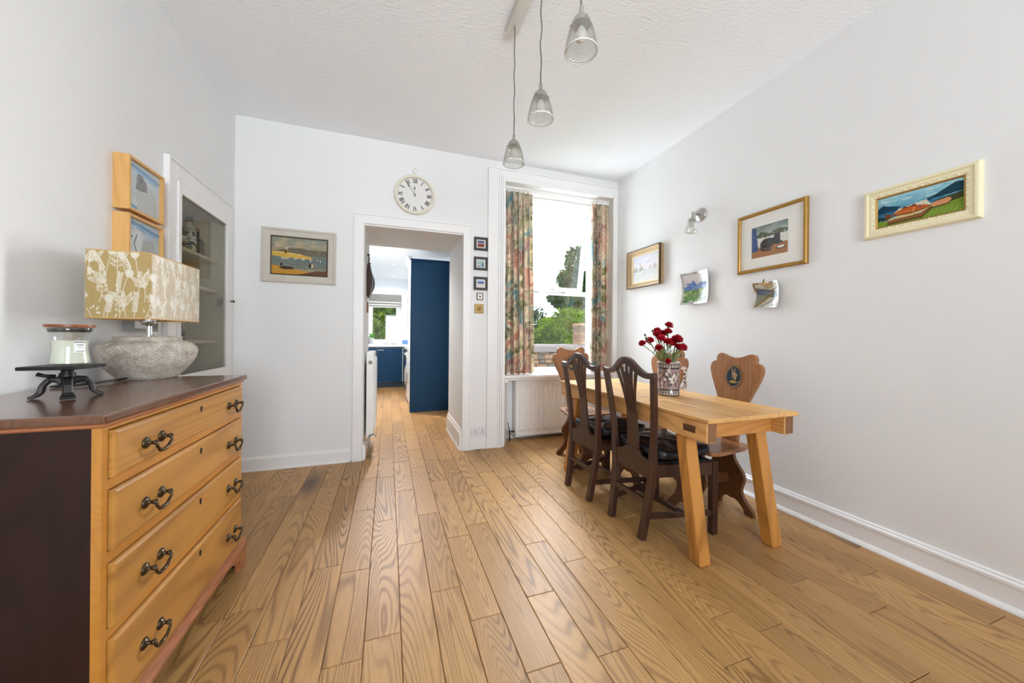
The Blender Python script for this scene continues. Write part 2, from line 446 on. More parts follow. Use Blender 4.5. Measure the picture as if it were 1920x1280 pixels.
# left wall with the cupboard recess
CY0, CY1, CZ0, CZ1 = 2.665, 3.385, 0.80, 2.04
wl = MB().box(XL - .3, XL, YF - .2, CY0, 0, H).box(XL - .3, XL, CY1, YB + .02, 0, H)
wl.box(XL - .3, XL, CY0, CY1, 0, CZ0).box(XL - .3, XL, CY0, CY1, CZ1, H)
struct('wall_left', wl, M['wall'])
struct('wall_right', MB().box(XR, XR + .2, YF - .2, 4.1, 0, H), M['wall'])
# back wall: thick, with the kitchen doorway and the window recess
DX0, DX1, DZ = -0.212, 0.700, 2.167
wb = MB().box(XL, DX0, YB, KY0, 0, H).box(DX0, DX1, YB, KY0, DZ, H).box(DX1, 1.05, YB, KY0, 0, H)
wb.hexa([(1.05, YB, 0), (1.135, YB, 0), (1.26, 3.88, 0), (1.05, 3.88, 0)], [(1.05, YB, 2.755), (1.135, YB, 2.755), (1.26, 3.88, 2.755), (1.05, 3.88, 2.755)])
wb.hexa([(2.455, YB, 0), (XR, YB, 0), (XR, 3.88, 0), (2.49, 3.88, 0)], [(2.455, YB, 2.755), (XR, YB, 2.755), (XR, 3.88, 2.755), (2.49, 3.88, 2.755)])
wb.box(1.05, XR, YB, 4.10, 2.755, H).box(1.05, 1.45, 3.88, 4.10, 0, 2.755).box(2.445, XR, 3.88, 4.10, 0, 2.755)
wb.box(1.262, 2.48, 3.78, 3.88, 0, 0.70).box(1.45, 2.445, 3.88, 4.10, 0, .70)
struct('wall_back', wb, M['wall'])
# wall behind the camera; the window opening is added to let in fill light
wf = MB().box(XL, -.2, YF - .2, YF, 0, H).box(1.5, XR, YF - .2, YF, 0, H).box(-.2, 1.5, YF - .2, YF, 0, 0.8).box(-.2, 1.5, YF - .2, YF, 2.3, H)
struct('wall_front', wf, M['wall'])
w3 = MB()
for x in (-.2, .62, 1.44): w3.box(x, x + .06, YF - .12, YF - .06, .8, 2.3)
for z in (.8, 2.24): w3.box(-.2, 1.5, YF - .125, YF - .055, z, z + .06)
struct('added_rear_window', w3, M['trim'])

# kitchen shell
struct('wall_kitchen_left', MB().box(KX0 - .15, KX0, KY0, KY1 + .1, 0, KH), M['kwall'])
struct('wall_kitchen_right', MB().box(KX1, KX1 + .12, 4.1, KY1 + .1, 0, KH + .2), M['kwall'])
struct('wall_kitchen_front', MB().box(1.05, KX1, 4.10, KY0, 0, KH + .2), M['kwall'])
kb = MB().box(KX0, -0.40, KY1, KY1 + .2, 0, KH).box(0.27, KX1, KY1, KY1 + .2, 0, KH).box(-0.40, 0.27, KY1, KY1 + .2, 0, 0.97).box(-0.40, 0.27, KY1, KY1 + .2, 2.10, KH)
struct('wall_kitchen_back', kb, M['kwall'])
struct('ceiling_kitchen', MB().box(KX0 - .15, KX1 + .12, KY0, KY1 + .2, KH, KH + .12), M['kwall'])

# skirting boards
def skirt(name, path_boxes): 
    mb = MB()
    for b in path_boxes: mb.box(*b)
    return struct(name, mb, M['trim'], bevel=0.003)
sk = MB()
sk.prism([(XR, 0), (XR - .034, 0), (XR - .033, .008), (XR - .024, .021), (XR - .017, .024), (XR - .017, .104), (XR - .022, .108), (XR - .022, .122), (XR - .012, .130), (XR - .012, .136), (XR - .004, .142), (XR, .142)], 'XZ', YF, YB)
struct('baseboard_right', sk, M['trim'])
sk = MB().prism([(YB, 0), (YB - .024, 0), (YB - .024, .012), (YB - .018, .018), (YB - .018, .10), (YB - .010, .108), (YB - .010, .113), (YB, .118)], 'YZ', XL, -0.325)
struct('baseboard_back', sk, M['trim'])
sk = MB().prism([(DX1, 0), (DX1 - .03, 0), (DX1 - .028, .02), (DX1 - .02, .03), (DX1 - .02, .17), (DX1 - .012, .18), (DX1 - .012, .20), (DX1, .215)], 'XZ', YB - .0, KY0)
struct('baseboard_doorway', sk, M['trim'])
sk = MB().prism([(DX0, 0), (DX0 + .02, 0), (DX0 + .02, .12), (DX0 + .01, .14), (DX0, .14)], 'XZ', YB, KY0)
struct('baseboard_doorway_left', sk, M['trim'])

# door architrave: moulded strip swept round the opening
def architrave(name, x0, x1, z1, w, prof, right_w=None):
    mb = MB()
    def strip(outer, inner):
        pass
    R = []
    rw = right_w or w
    for k, d in prof:      # k: 0 at the inner edge, 1 at the outer edge
        R.append([(x0 - w * k, YB - d, 0), (x0 - w * k, YB - d, z1 + w * k), (x1 + rw * k, YB - d, z1 + w * k), (x1 + rw * k, YB - d, 0)])
    for a, b in zip(R[:-1], R[1:]):
        for i in range(3): mb.add([a[i], a[i+1], b[i+1], b[i]], [(0, 1, 2, 3)])
    for i in (0, 3):
        mb.add([r[i] for r in R] , [tuple(range(len(R)))])
    return struct(name, mb, M['trim'])
architrave('trim_1', DX0, DX1, DZ, 0.092, [(0, 0), (0, .020), (.05, .024), (.10, .020), (.82, .020), (.86, .026), (.97, .026), (1, .018), (1, 0)])
MB_reveal = MB().box(DX0 - .002, DX1 + .002, YB - .004, YB + .05, DZ - .012, DZ)
struct('trim_2', MB_reveal, M['trim'])
# pier panel between doorway and window (painted timber facing)
struct('trim_3', MB().box(0.792, 0.965, YB - .016, YB, 0, 0.118), M['trim'], bevel=0.003)
# window architrave: plain board plus reeded inner moulding
wa = MB().box(0.964, 1.065, YB - .022, YB, 0, 2.868).box(1.065, 1.085, YB - .034, YB, 0, 2.80).box(1.089, 1.108, YB - .030, YB, 0, 2.80).box(1.112, 1.136, YB - .024, YB, 0, 2.80)
wa.box(0.952, 0.964, YB - .030, YB, 0, 2.882)
wa.box(1.065, XR - .002, YB - .022, YB, 2.800, 2.868).box(1.136, 2.452, YB - .022, YB, 2.755, 2.80).box(0.964, XR, YB - .030, YB, 2.868, 2.882)
wa.box(2.452, 2.476, YB - .026, YB, 0.0, 2.80).box(2.476, XR - .002, YB - .018, YB, 0.0, 2.80)
struct('trim_4', wa, M['trim'], bevel=0.002)
struct('trim_5', MB().hexa([(1.132, YB, 0), (1.150, YB, 0), (1.262, 3.78, 0), (1.244, 3.78, 0)],
                           [(1.132, YB, .7), (1.150, YB, .7), (1.262, 3.78, .7), (1.244, 3.78, .7)]), M['trim'])

# ---- dining window: sill, frame, lower pane, upper sash hung at the top and opened outwards
win = struct('window_1', MB().box(1.40, 1.455, 3.88, 3.97, .715, 2.74).box(2.405, 2.46, 3.88, 3.97, .715, 2.74).box(1.455, 2.405, 3.88, 3.97, 2.655, 2.74)
             .box(1.455, 2.405, 3.88, 3.97, 1.655, 1.70).box(1.455, 2.405, 3.88, 3.97, .715, .775), M['upvc'], bevel=0.003)
MB().box(1.14, 2.47, 3.535, 3.90, .70, .735).build('window_sill', M['trim'], win, bevel=0.008)
MB().box(1.155, 2.47, 3.56, 3.60, .675, .70).build('sill_moulding', M['trim'], win, bevel=0.006)
MB().prism([(3.545, .70), (3.545, .66), (3.60, .64), (3.66, .60), (3.78, .585), (3.78, .70)], 'YZ', 1.16, 1.19).build('sill_bracket', M['trim'], win)
MB().box(1.455, 2.405, 3.925, 3.931, .775, 1.655).build('pane', M['glass'], win)
MB().box(2.375, 2.405, 3.90, 3.96, .775, 1.655).build('casement_bead', M['upvc'], win)

# opened sash (rotated about its top edge)
def sash_mb():
    mb = MB(); a0, a1, hh = -0.455, 0.455, 0.955; w = .05
    mb.box(a0, a0 + w, 0, .045, -hh, 0).box(a1 - w, a1, 0, .045, -hh, 0).box(a0 + w, a1 - w, 0, .045, -w, 0).box(a0 + w, a1 - w, 0, .045, -hh, -hh + w)
    return mb
rotS = Matrix.Translation((1.93, 3.93, 2.66)) @ Matrix.Rotation(math.radians(10), 4, 'X')
sash = sash_mb().build('sash', M['upvc'], win, bevel=0.003, tf=rotS)
MB().box(-.405, .405, .018, .024, -.905, -.05).build('sash_pane', M['glass'], sash, tf=rotS)
MB().tube([(1.86, 3.90, 1.71), (1.90, 3.93, 1.725), (1.96, 3.965, 1.76), (1.985, 3.985, 1.80)], .006, 8).build('stay_handle', M['black'], win, smooth=True)
for x in (1.62, 1.98): MB().box(x, x + .05, 3.868, 3.885, 1.67, 1.69).build('latch', M['nickel'], win, bevel=0.002)
# boxed pelmet behind the curtains
MB().box(1.30, 2.46, 3.80, 3.88, 2.655, 2.755).build('head_board', M['trim'], win, bevel=0.003)

# ---- kitchen window
kw = struct('window_2', MB().box(-0.40, -.35, KY1 + .02, KY1 + .10, .97, 2.10).box(0.17, .27, KY1 + .02, KY1 + .10, .97, 2.10).box(-.35, .17, KY1 + .02, KY1 + .10, 2.03, 2.10)
            .box(-.35, .17, KY1 + .02, KY1 + .10, .97, 1.045), M['trim'], bevel=0.003)
MB().box(-.35, .17, KY1 + .05, KY1 + .056, 1.045, 2.03).build('pane', M['glass'], kw)
MB().box(-.41, .28, KY1 - .03, KY1 + .03, .955, .975).build('window_sill', M['trim'], kw, bevel=0.004)
MB().box(.19, .205, KY1 - .015, KY1 + .02, 1.42, 1.55).build('handle', M['white'], kw, bevel=0.003)
# ================================================================== CHEST OF DRAWERS
def sweep_rect(mb, pts, wds, ths, side=Vector((0, 1, 0))):
    """rectangular section along a path: wds along 'side', ths across"""
    pts = [Vector(p) for p in pts]; R = []
    for i, p in enumerate(pts):
        t = (pts[min(i + 1, len(pts) - 1)] - pts[max(i - 1, 0)]).normalized()
        n = t.cross(side).normalized(); sd = n.cross(t).normalized()
        w = (wds[i] if isinstance(wds, (list, tuple)) else wds) / 2; h = (ths[i] if isinstance(ths, (list, tuple)) else ths) / 2
        R.append([p - sd * w - n * h, p + sd * w - n * h, p + sd * w + n * h, p - sd * w + n * h])
    mb.rings(R); return mb

ch = empty('chest_of_drawers', (-0.93, 1.65, 0), 0, 'golden wood chest of four long drawers with dark sides and brass swan-neck handles', 'chest of drawers')
CX, CYm = -0.93, 1.65
def L(x0, x1, y0, y1, z0, z1): return (x0 - CX, x1 - CX, y0 - CYm, y1 - CYm, z0, z1)
FX = -0.685; Y0c, Y1c = 1.195, 2.105; XB = -1.178
car = MB().box(*L(XB, FX - .02, Y0c, Y0c + .02, .11, .915)).box(*L(XB, FX - .02, Y1c - .02, Y1c, .11, .915)).box(*L(XB, XB + .015, Y0c + .02, Y1c - .02, .11, .915)).box(*L(XB + .015, FX - .02, Y0c + .02, Y1c - .02, .11, .13))
car.build('carcass', M['mahog'], ch)
ZD = [(.768, .898), (.578, .742), (.377, .550), (.135, .351)]
fr = MB().box(*L(FX - .02, FX, Y0c, Y0c + .022, .11, .915)).box(*L(FX - .02, FX, Y1c - .018, Y1c, .11, .915))
zz = [.915] + [z for d in ZD for z in (d[1], d[0])] + [.11]
for i in range(0, 10, 2): fr.box(*L(FX - .02, FX, Y0c + .022, Y1c - .018, zz[i + 1], zz[i]))
fr.build('front_frame', M['frame_wood'], ch)
MB().box(*L(XB, -.667, Y0c - .022, Y1c + .02, .921, .945)).build('top', M['chesttop'], ch, bevel=0.006, bseg=2)
MB().box(*L(XB + .005, -.677, Y0c - .010, Y1c + .010, .908, .921)).build('top_moulding', M['plinth'], ch, bevel=0.004)
pl = MB().prism([(FX + .0 - CX, .135), (FX + .010 - CX, .128), (FX + .016 - CX, .112), (FX + .021 - CX, .108), (FX + .021 - CX, .095), (FX - .03 - CX, .095), (FX - .03 - CX, .135)], 'XZ', Y0c - .02 - CYm, Y1c + .02 - CYm)
pl.build('plinth_moulding', M['plinth'], ch)
def bracket(y_out, sgn):
    o = [(0, 0), (0, .10), (-.20, .10), (-.185, .085), (-.165, .088), (-.15, .074), (-.125, .078), (-.105, .060), (-.085, .062), (-.070, .040), (-.066, .018), (-.070, 0)]
    return [(y_out - CYm + sgn * a, z) for a, z in o]
MB().prism(bracket(Y1c + .019, 1), 'YZ', FX - .005 - CX, FX + .019 - CX).build('bracket_foot', M['plinth'], ch)
MB().prism(bracket(Y0c - .019, -1), 'YZ', FX - .005 - CX, FX + .019 - CX).build('bracket_foot', M['plinth'], ch)
for yy in (Y0c - .015, Y1c - .01): MB().box(*L(XB, FX - .01, yy, yy + .024, 0, .10)).build('side_plinth', M['mahog'], ch)
# one handle: two roses, two posts and a swan-neck bail (local: x out of the drawer, y along it)
def handle_mb():
    mb = MB()
    for s in (-1, 1):
        mb.lathe([(.0, -.001), (.017, -.001), (.017, .003), (.012, .007), (.006, .009), (.005, .018), (.0075, .021), (.0075, .026), (.0, .028)], 16, (0, s * .039, 0), axis='X')
    pts = []
    for k in range(25):
        a = k / 24; y = -.039 + .078 * a
        e = min(a, 1 - a)
        zz_ = -.032 * (1 - (max(0, .5 - e) / .5) ** 3.2)
        if e < .12: y += (.5 - a) / abs(.5 - a + 1e-9) * -.006 * (e / .12)
        pts.append((.0235 + .004 * (1 - e * 2), y, zz_ + (.004 if e < .02 else 0)))
    mb.tube(pts, [.0034 + .0022 * sin(PI * k / 24) for k in range(25)], 8)
    return mb
HM = None
for i, (z0, z1) in enumerate(ZD):
    yA, yB_ = Y0c + .025, Y1c - .021
    d = MB()
    def rc(x, i_): return [(x - CX, yA + i_ - CYm, z0 + .003 + i_), (x - CX, yB_ - i_ - CYm, z0 + .003 + i_), (x - CX, yB_ - i_ - CYm, z1 - .003 - i_), (x - CX, yA + i_ - CYm, z1 - .003 - i_)]
    d.rings([rc(FX - .018, 0), rc(FX + .006, 0), rc(FX + .010, .003), rc(FX + .0125, .009), rc(FX + .0125, .012)])
    dr = d.build('drawer', M['drawer'], ch)
    zh = (.826, .650, .455, .235)[i]
    for yh in (1.382, 1.962):
        if HM is None:
            h = handle_mb().build('handle', M['brass'], dr, smooth=True); HM = h.data
        else: h = link(bpy.data.objects.new('handle', HM), dr)
        h.location = (FX + .0125 - CX, yh - CYm, zh)
    zk = (.862, .703, .511, .313)[i]
    k = MB().lathe([(0, 0), (.0065, 0), (.0065, .002), (0, .002)], 12, (FX + .0125 - CX, 1.672 - CYm, zk + .004), axis='X')
    k.box(FX + .0125 - CX, FX + .0145 - CX, 1.668 - CYm, 1.676 - CYm, zk - .012, zk + .004)
    k.build('keyhole', M['black'], dr)

# ================================================================== TABLE LAMP
TOPZ = 0.945
lx, ly = -1.028, 2.072
lamp = empty('table_lamp', (lx, ly, TOPZ), 0, 'table lamp with gold leaf-print rectangular shade and squat grey stone base', 'lamp')
prof = [(.090, 0), (.098, .004), (.122, .032), (.149, .068), (.162, .098), (.1655, .120), (.163, .138), (.150, .154), (.130, .165), (.115, .171), (.110, .177), (.112, .184), (.107, .189), (.05, .190)]
def subpts(h, n=3):     # Catmull-Rom through the outline
    out = []
    for i in range(len(h) - 1):
        p0 = h[max(i - 1, 0)]; p1 = h[i]; p2 = h[i + 1]; p3 = h[min(i + 2, len(h) - 1)]
        for k in range(n):
            t = k / n
            out.append(tuple(.5 * (2 * p1[d] + (p2[d] - p0[d]) * t + (2 * p0[d] - 5 * p1[d] + 4 * p2[d] - p3[d]) * t * t + (-p0[d] + 3 * p1[d] - 3 * p2[d] + p3[d]) * t ** 3) for d in (0, 1)))
    out.append(h[-1]); return out
rr = random.Random(3)
def lat(r, h, a):
    if r < .085: return r
    k = max(0.0, min(1.0, (h - .075) / .03, (.160 - h) / .012))
    g = max(abs(cos(a * 30 + h * 230)), abs(cos(a * 30 - h * 230))) ** 5
    rough_ = sin(a * 53 + h * 310) * sin(a * 31 - h * 190) * .0016 + rr.uniform(-.0009, .0009)
    return r + .0055 * (g - .5) * k + rough_ * (1 if h < .10 else .35)
def _stone():
    t = NT('weathered_stone'); v = t.coord()
    n = t.noise(v, 26, 6, 0.65); n2 = t.noise(v, 150, 4, 0.6)
    g = t.math('ADD', t.math('MULTIPLY', n, .6), t.math('MULTIPLY', n2, .4))
    t.P(Base_Color=t.ramp(g, [(.3, rgb(136, 126, 114)), (.5, rgb(188, 179, 166)), (.68, rgb(222, 216, 206))]), Roughness=.9)
    t.bump(g, .5, .006); return t.m
M['stone'] = _stone()
lb = MB().lathe(subpts(prof, 9), 420, rfun=lat); lb.build('base', M['stone'], lamp, smooth=True)
st = MB().lathe([(.0, .188), (.030, .188), (.030, .193), (.011, .196), (.010, .236), (.014, .240), (.021, .246), (.024, .256), (.024, .262), (.026, .285), (.026, .33), (0, .33)], 24)
st.build('stem', M['chrome'], lamp, smooth=True, auto=.6)
st = MB()
for s in (-1, 1): st.lathe([(0, -.012), (.008, -.010), (.012, 0), (.008, .010), (0, .012)], 14, (s * .022, 0, .252))
st.build('lamp_holder', M['chrome'], lamp, smooth=True)
MB().lathe([(0, .33), (.014, .335), (.022, .37), (.03, .40), (.028, .425), (.015, .44), (0, .445)], 20).build('bulb', M['bulb'], lamp, smooth=True)
# printed shade: rounded rectangle shell with a cut-paper plant pattern
def plants(w, h, seed):
    A = Art(w, h, (190, 166, 114), seed); R = A.rng; c = (236, 230, 212); asp = w / h
    def leaf(x, y, ang, ln, wd, veins=True):
        pts = []
        for k in range(9):
            t = k / 8; q = wd * sin(PI * t); pts.append((t * ln, q))
        for k in range(9):
            t = 1 - k / 8; q = -wd * sin(PI * t); pts.append((t * ln, q))
        pp = [((x + (a * cos(ang) - b * sin(ang)) / asp), y + a * sin(ang) + b * cos(ang)) for a, b in pts]
        if veins:
            A.line(pp + [pp[0]], .0048, c)
            for q in (-.5, 0, .5):
                A.line([((x + (t * ln * cos(ang) - wd * q * sin(PI * t) * sin(ang)) / asp), y + t * ln * sin(ang) + wd * q * sin(PI * t) * cos(ang)) for t in np.linspace(.1, .9, 7)], .0035, c)
        else: A.poly(pp, c)
    def stem(x, y, ang, ln, curl):
        pts = []; a = ang
        for k in range(12):
            pts.append((x, y)); x += cos(a) * ln / 12 / asp; y += sin(a) * ln / 12; a += curl / 12
        A.line(pts, .0052, c); return pts, a
    xs = np.linspace(.02, .98, max(3, int(8.5 * asp)))
    for n, x in enumerate(xs):
        for lvl in range(3):
            y0 = -.05 + lvl * .34 + R.uniform(-.05, .05)
            pts, a = stem(x + R.uniform(-.03, .03), y0, PI / 2 + R.uniform(-.4, .4), .42, R.uniform(-.9, .9))
            kind = (n + lvl * 2) % 4
            if kind == 0:
                for q in (-.5, 0, .5): leaf(pts[6][0], pts[6][1], a + q, .26, .035)
            elif kind == 1:
                for k in range(3, 12):
                    for sg in (-1, 1): leaf(pts[k][0], pts[k][1], a + sg * .9, .055, .012, False)
            elif kind == 2:
                ex, ey = pts[-1]
                for q in np.linspace(0, 2 * PI, 9)[:-1]: leaf(ex, ey, q, .065, .018, q % 2 < 1)
                for rr_ in (.035, .055): A.line([(ex + rr_ * cos(t) / asp, ey + rr_ * sin(t)) for t in np.linspace(0, 2 * PI, 18)], .004, c)
            else:
                for k in range(4, 12, 2):
                    for sg in (-1, 1):
                        bx, by = pts[k][0] + sg * .05 / asp, pts[k][1] + .04
                        A.line([pts[k], (bx, by)], .004, c)
                        A.line([(bx + .018 * cos(t) / asp, by + .018 * sin(t)) for t in np.linspace(0, 2 * PI, 12)], .0042, c)
    for _ in range(int(34 * asp)): leaf(R.uniform(0, 1), R.uniform(0, 1), R.uniform(0, 2 * PI), R.uniform(.04, .09), .011, False)
    A.grain(.012); return A
SXh, SYh, SZ0, SZ1, SR = .104, .207, 1.208 - TOPZ, 1.477 - TOPZ, .016

A1 = plants(300, 110, 4)
def shade_point(s):
    """s 0..1 along the rounded rectangle, starting at the -x end of the -y face"""
    w, d = 2 * SXh - 2 * SR, 2 * SYh - 2 * SR; q = PI * SR / 2; T = 2 * (w + d) + 4 * q
    t = (s % 1.0) * T
    for (cx_, cy_, dx, dy, ln, ccx, ccy, a0) in ((-SXh + SR, -SYh, 1, 0, w, SXh - SR, -SYh + SR, -PI/2), (SXh, -SYh + SR, 0, 1, d, SXh - SR, SYh - SR, 0),
                                      (SXh - SR, SYh, -1, 0, w, -SXh + SR, SYh - SR, PI/2), (-SXh, SYh - SR, 0, -1, d, -SXh + SR, -SYh + SR, PI)):
        if t <= ln: return cx_ + dx * t, cy_ + dy * t
        t -= ln
        if t <= q: a = a0 + t / SR; return ccx + SR * cos(a), ccy + SR * sin(a)
        t -= q
    return -SXh + SR, -SYh
NS, NV = 600, 110; vs = []; cols = []
for j in range(NV):
    for i in range(NS):
        x, y = shade_point(i / NS); vs.append((x, y, SZ0 + (SZ1 - SZ0) * j / (NV - 1))); cols.append(A1.a[j, i % 300])
fs = [(j*NS+i, j*NS+(i+1) % NS, (j+1)*NS+(i+1) % NS, (j+1)*NS+i) for j in range(NV-1) for i in range(NS)]
me = bpy.data.meshes.new('shade'); me.from_pydata(vs, [], fs); paint_mesh(me, np.array(cols))
def _shade():
    t = NT('shade_linen'); a = t.N('VertexColor', layer_name='paint')
    df = t.N('BsdfDiffuse', {'Color': a.outputs[0]}); tl = t.N('BsdfTranslucent', {'Color': a.outputs[0]})
    gl = t.N('BsdfGlossy', {'Color': (1, 1, 1, 1), 'Roughness': 0.55}); mx = t.N('MixShader', {0: .25, 1: df.outputs[0], 2: tl.outputs[0]})
    m2 = t.N('MixShader', {0: t.math('MULTIPLY_ADD', t.N('LayerWeight', {'Blend': 0.5}).outputs['Facing'], .70, -.14), 1: mx.outputs[0], 2: gl.outputs[0]})
    t.t.links.new(m2.outputs[0], t.out.inputs[0]); return t.m
me.materials.append(_shade()); link(bpy.data.objects.new('shade', me), lamp)
for z in (SZ0, SZ1):
    MB().tube([(shade_point(i / 80)[0] * .995, shade_point(i / 80)[1] * .997, z) for i in range(81)], .0022, 6).build('shade_rim', M['beech'], lamp, smooth=True)
MB().box(-SXh + .004, SXh - .004, -.002, .002, SZ1 - .03, SZ1 - .026).box(-.002, .002, -SYh + .004, SYh - .004, SZ1 - .03, SZ1 - .026).build('shade_carrier', M['nickel'], lamp)
MB().tube([(-.03, -.080, .012), (-.02, -.108, .012), (-.03, -.17, .010), (-.05, -.25, .008), (-.09, -.31, .006), (-.13, -.30, .006), (-.145, -.22, .006), (-.150, -.10, .006)], .0035, 8).build('power_cord', M['black'], lamp, smooth=True)

# ================================================================== IRON STAND AND CANDLE
sx, sy = -0.966, 1.525
cs = empty('iron_stand', (sx, sy, TOPZ), 0, 'black cast-iron stand with square slab top on three curved legs, on the chest', 'stand')
MB().box(-.067, .063, -.064, .068, .090, .101).build('slab', M['iron'], cs, bevel=0.002)
MB().lathe([(.0, .03), (.012, .032), (.014, .045), (.018, .058), (.018, .074), (.013, .082), (.016, .090), (0, .090)], 18, (.008, 0, 0)).build('column', M['iron'], cs, smooth=True)
for ang in (-57, 36, -160):
    a = math.radians(ang); p = []
    for t, r_, z_ in ((0, .004, .046), (.2, .026, .058), (.4, .046, .056), (.6, .060, .040), (.8, .066, .018), (.92, .078, .008), (1, .094, .004)): p.append((.008 + cos(a) * r_ * .80, sin(a) * r_ * .80, z_))
    lg = MB(); sweep_rect(lg, p, [.028, .026, .022, .020, .022, .030, .034], [.022, .018, .016, .014, .014, .011, .007], side=Vector((-sin(a), cos(a), 0)))
    lg.build('leg', M['iron'], cs, bevel=0.003)
MB().tube([(-.012, -.012, .066), (-.03, -.022, .070), (-.044, -.028, .076)], [.007, .005, .006], 8).build('thumb_screw', M['iron'], cs, smooth=True)
cj = empty('candle_jar', (sx + .012, sy + .003, TOPZ + .1012), 0, 'pale wax candle in waisted glass jar with brown wooden lid', 'candle')
jp = [(.048, 0), (.052, .003), (.050, .012), (.045, .040), (.044, .060), (.047, .085), (.053, .108), (.058, .120)]
MB().lathe(jp + [(.0555, .120), (.0505, .107), (.0445, .085), (.0415, .060), (.0425, .040), (.0475, .012), (.048, .006)], 48, cap1=False).build('jar', M['jar'], cj, smooth=True)
MB().lathe([(.046, .007), (.0465, .012), (.0418, .040), (.0408, .060), (.0425, .078), (.0, .078)], 48).build('wax', plain('ivory_wax', rgb(232, 234, 216), .45), cj, smooth=True, auto=.8)
MB().lathe([(0, .118), (.0605, .1195), (.061, .123), (.0605, .128), (0, .128)], 48).build('lid', wood('lid_wood', rgb(150, 84, 44), rgb(96, 48, 24), 'X', rough=.4), cj, smooth=True, auto=.6)
MB().lathe([(.0, .104), (.050, .104), (.052, .110), (.054, .117), (0, .117)], 48).build('lid_seal', M['black'], cj, smooth=True, auto=.6)
A = Art(24, 30, (238, 238, 236)); A.line([(.05, .9), (.95, .9)], .03, (40, 40, 44)); A.line([(.25, .66), (.75, .66)], .03, (90, 90, 92)); A.line([(.3, .45), (.7, .45)], .015, (130, 130, 130)); A.line([(.2, .12), (.8, .12)], .02, (90, 90, 92))
def lab(u, v):
    a = math.radians(-48 + 40 * u); z = .040 + .036 * v
    r_ = .0452 + .002 * max(0, (z - .06) / .025) + .0006
    return (cos(a) * r_, sin(a) * r_, z)
picture('label', A, .03, .036, 0, cj, f=lab)

cj.scale = (.88, .88, 1.0)

# ================================================================== DINING TABLE
tb = empty('dining_table', (1.75, 2.06, 0), 0, 'rustic pine trestle dining table with splayed legs and thick side rails', 'table')
TX, TY = 1.75, 2.06
def T(x0, x1, y0, y1, z0, z1): return (x0 - TX, x1 - TX, y0 - TY, y1 - TY, z0, z1)
for xa, xb in ((1.438, 1.640), (1.642, 1.855), (1.857, 2.066)):
    MB().box(*T(xa, xb, 1.285, 2.835, .738, .760)).build('top_board', M['pine'], tb, bevel=0.004)
for xa, xb, nm in ((1.447, 1.508, 0), (1.985, 2.048, 1)):
    r_ = MB().prism([(1.302 - TY, .640), (1.302 - TY, .738), (2.815 - TY, .738), (2.815 - TY, .640), (2.62 - TY, .640), (2.56 - TY, .648), (1.56 - TY, .648), (1.52 - TY, .640)], 'YZ', xa - TX, xb - TX)
    rl = r_.build('side_rail', M['pine'], tb, bevel=0.004)
    MB().box(*T(xa + .004, xb - .004, 1.3005, 1.303, .645, .735)).build('end_grain', M['endgrain'], rl)
    xo = xa - .0015 if nm == 0 else xb - .001
    MB().box(*T(xo, xo + .003, 1.372, 1.448, .673, .708)).build('tenon_end', plain('dark_tenon', rgb(86, 54, 30), .6) if nm == 0 else bpy.data.materials['dark_tenon'], rl)
for y in (1.372, 2.66): MB().box(*T(1.508, 1.985, y, y + .062, .640, .737)).build('cross_rail', M['pinex'], tb, bevel=0.003)
def leg_at(xt, yt, xb, yb_):
    w, d = .037, .036
    b = [(xb - w - TX, yb_ - d - TY, 0), (xb + w - TX, yb_ - d - TY, 0), (xb + w - TX, yb_ + d - TY, 0), (xb - w - TX, yb_ + d - TY, 0)]
    t_ = [(xt - w - TX, yt - d - TY, .640), (xt + w - TX, yt - d - TY, .640), (xt + w - TX, yt + d - TY, .640), (xt - w - TX, yt + d - TY, .640)]
    return MB().hexa(b, t_).build('leg', M['pinez'], tb, bevel=0.006)
leg_at(1.497, 1.482, 1.514, 1.398); leg_at(1.972, 1.455, 2.034, 1.400)
leg_at(1.497, 2.60, 1.475, 2.720); leg_at(1.985, 2.60, 2.034, 2.720)

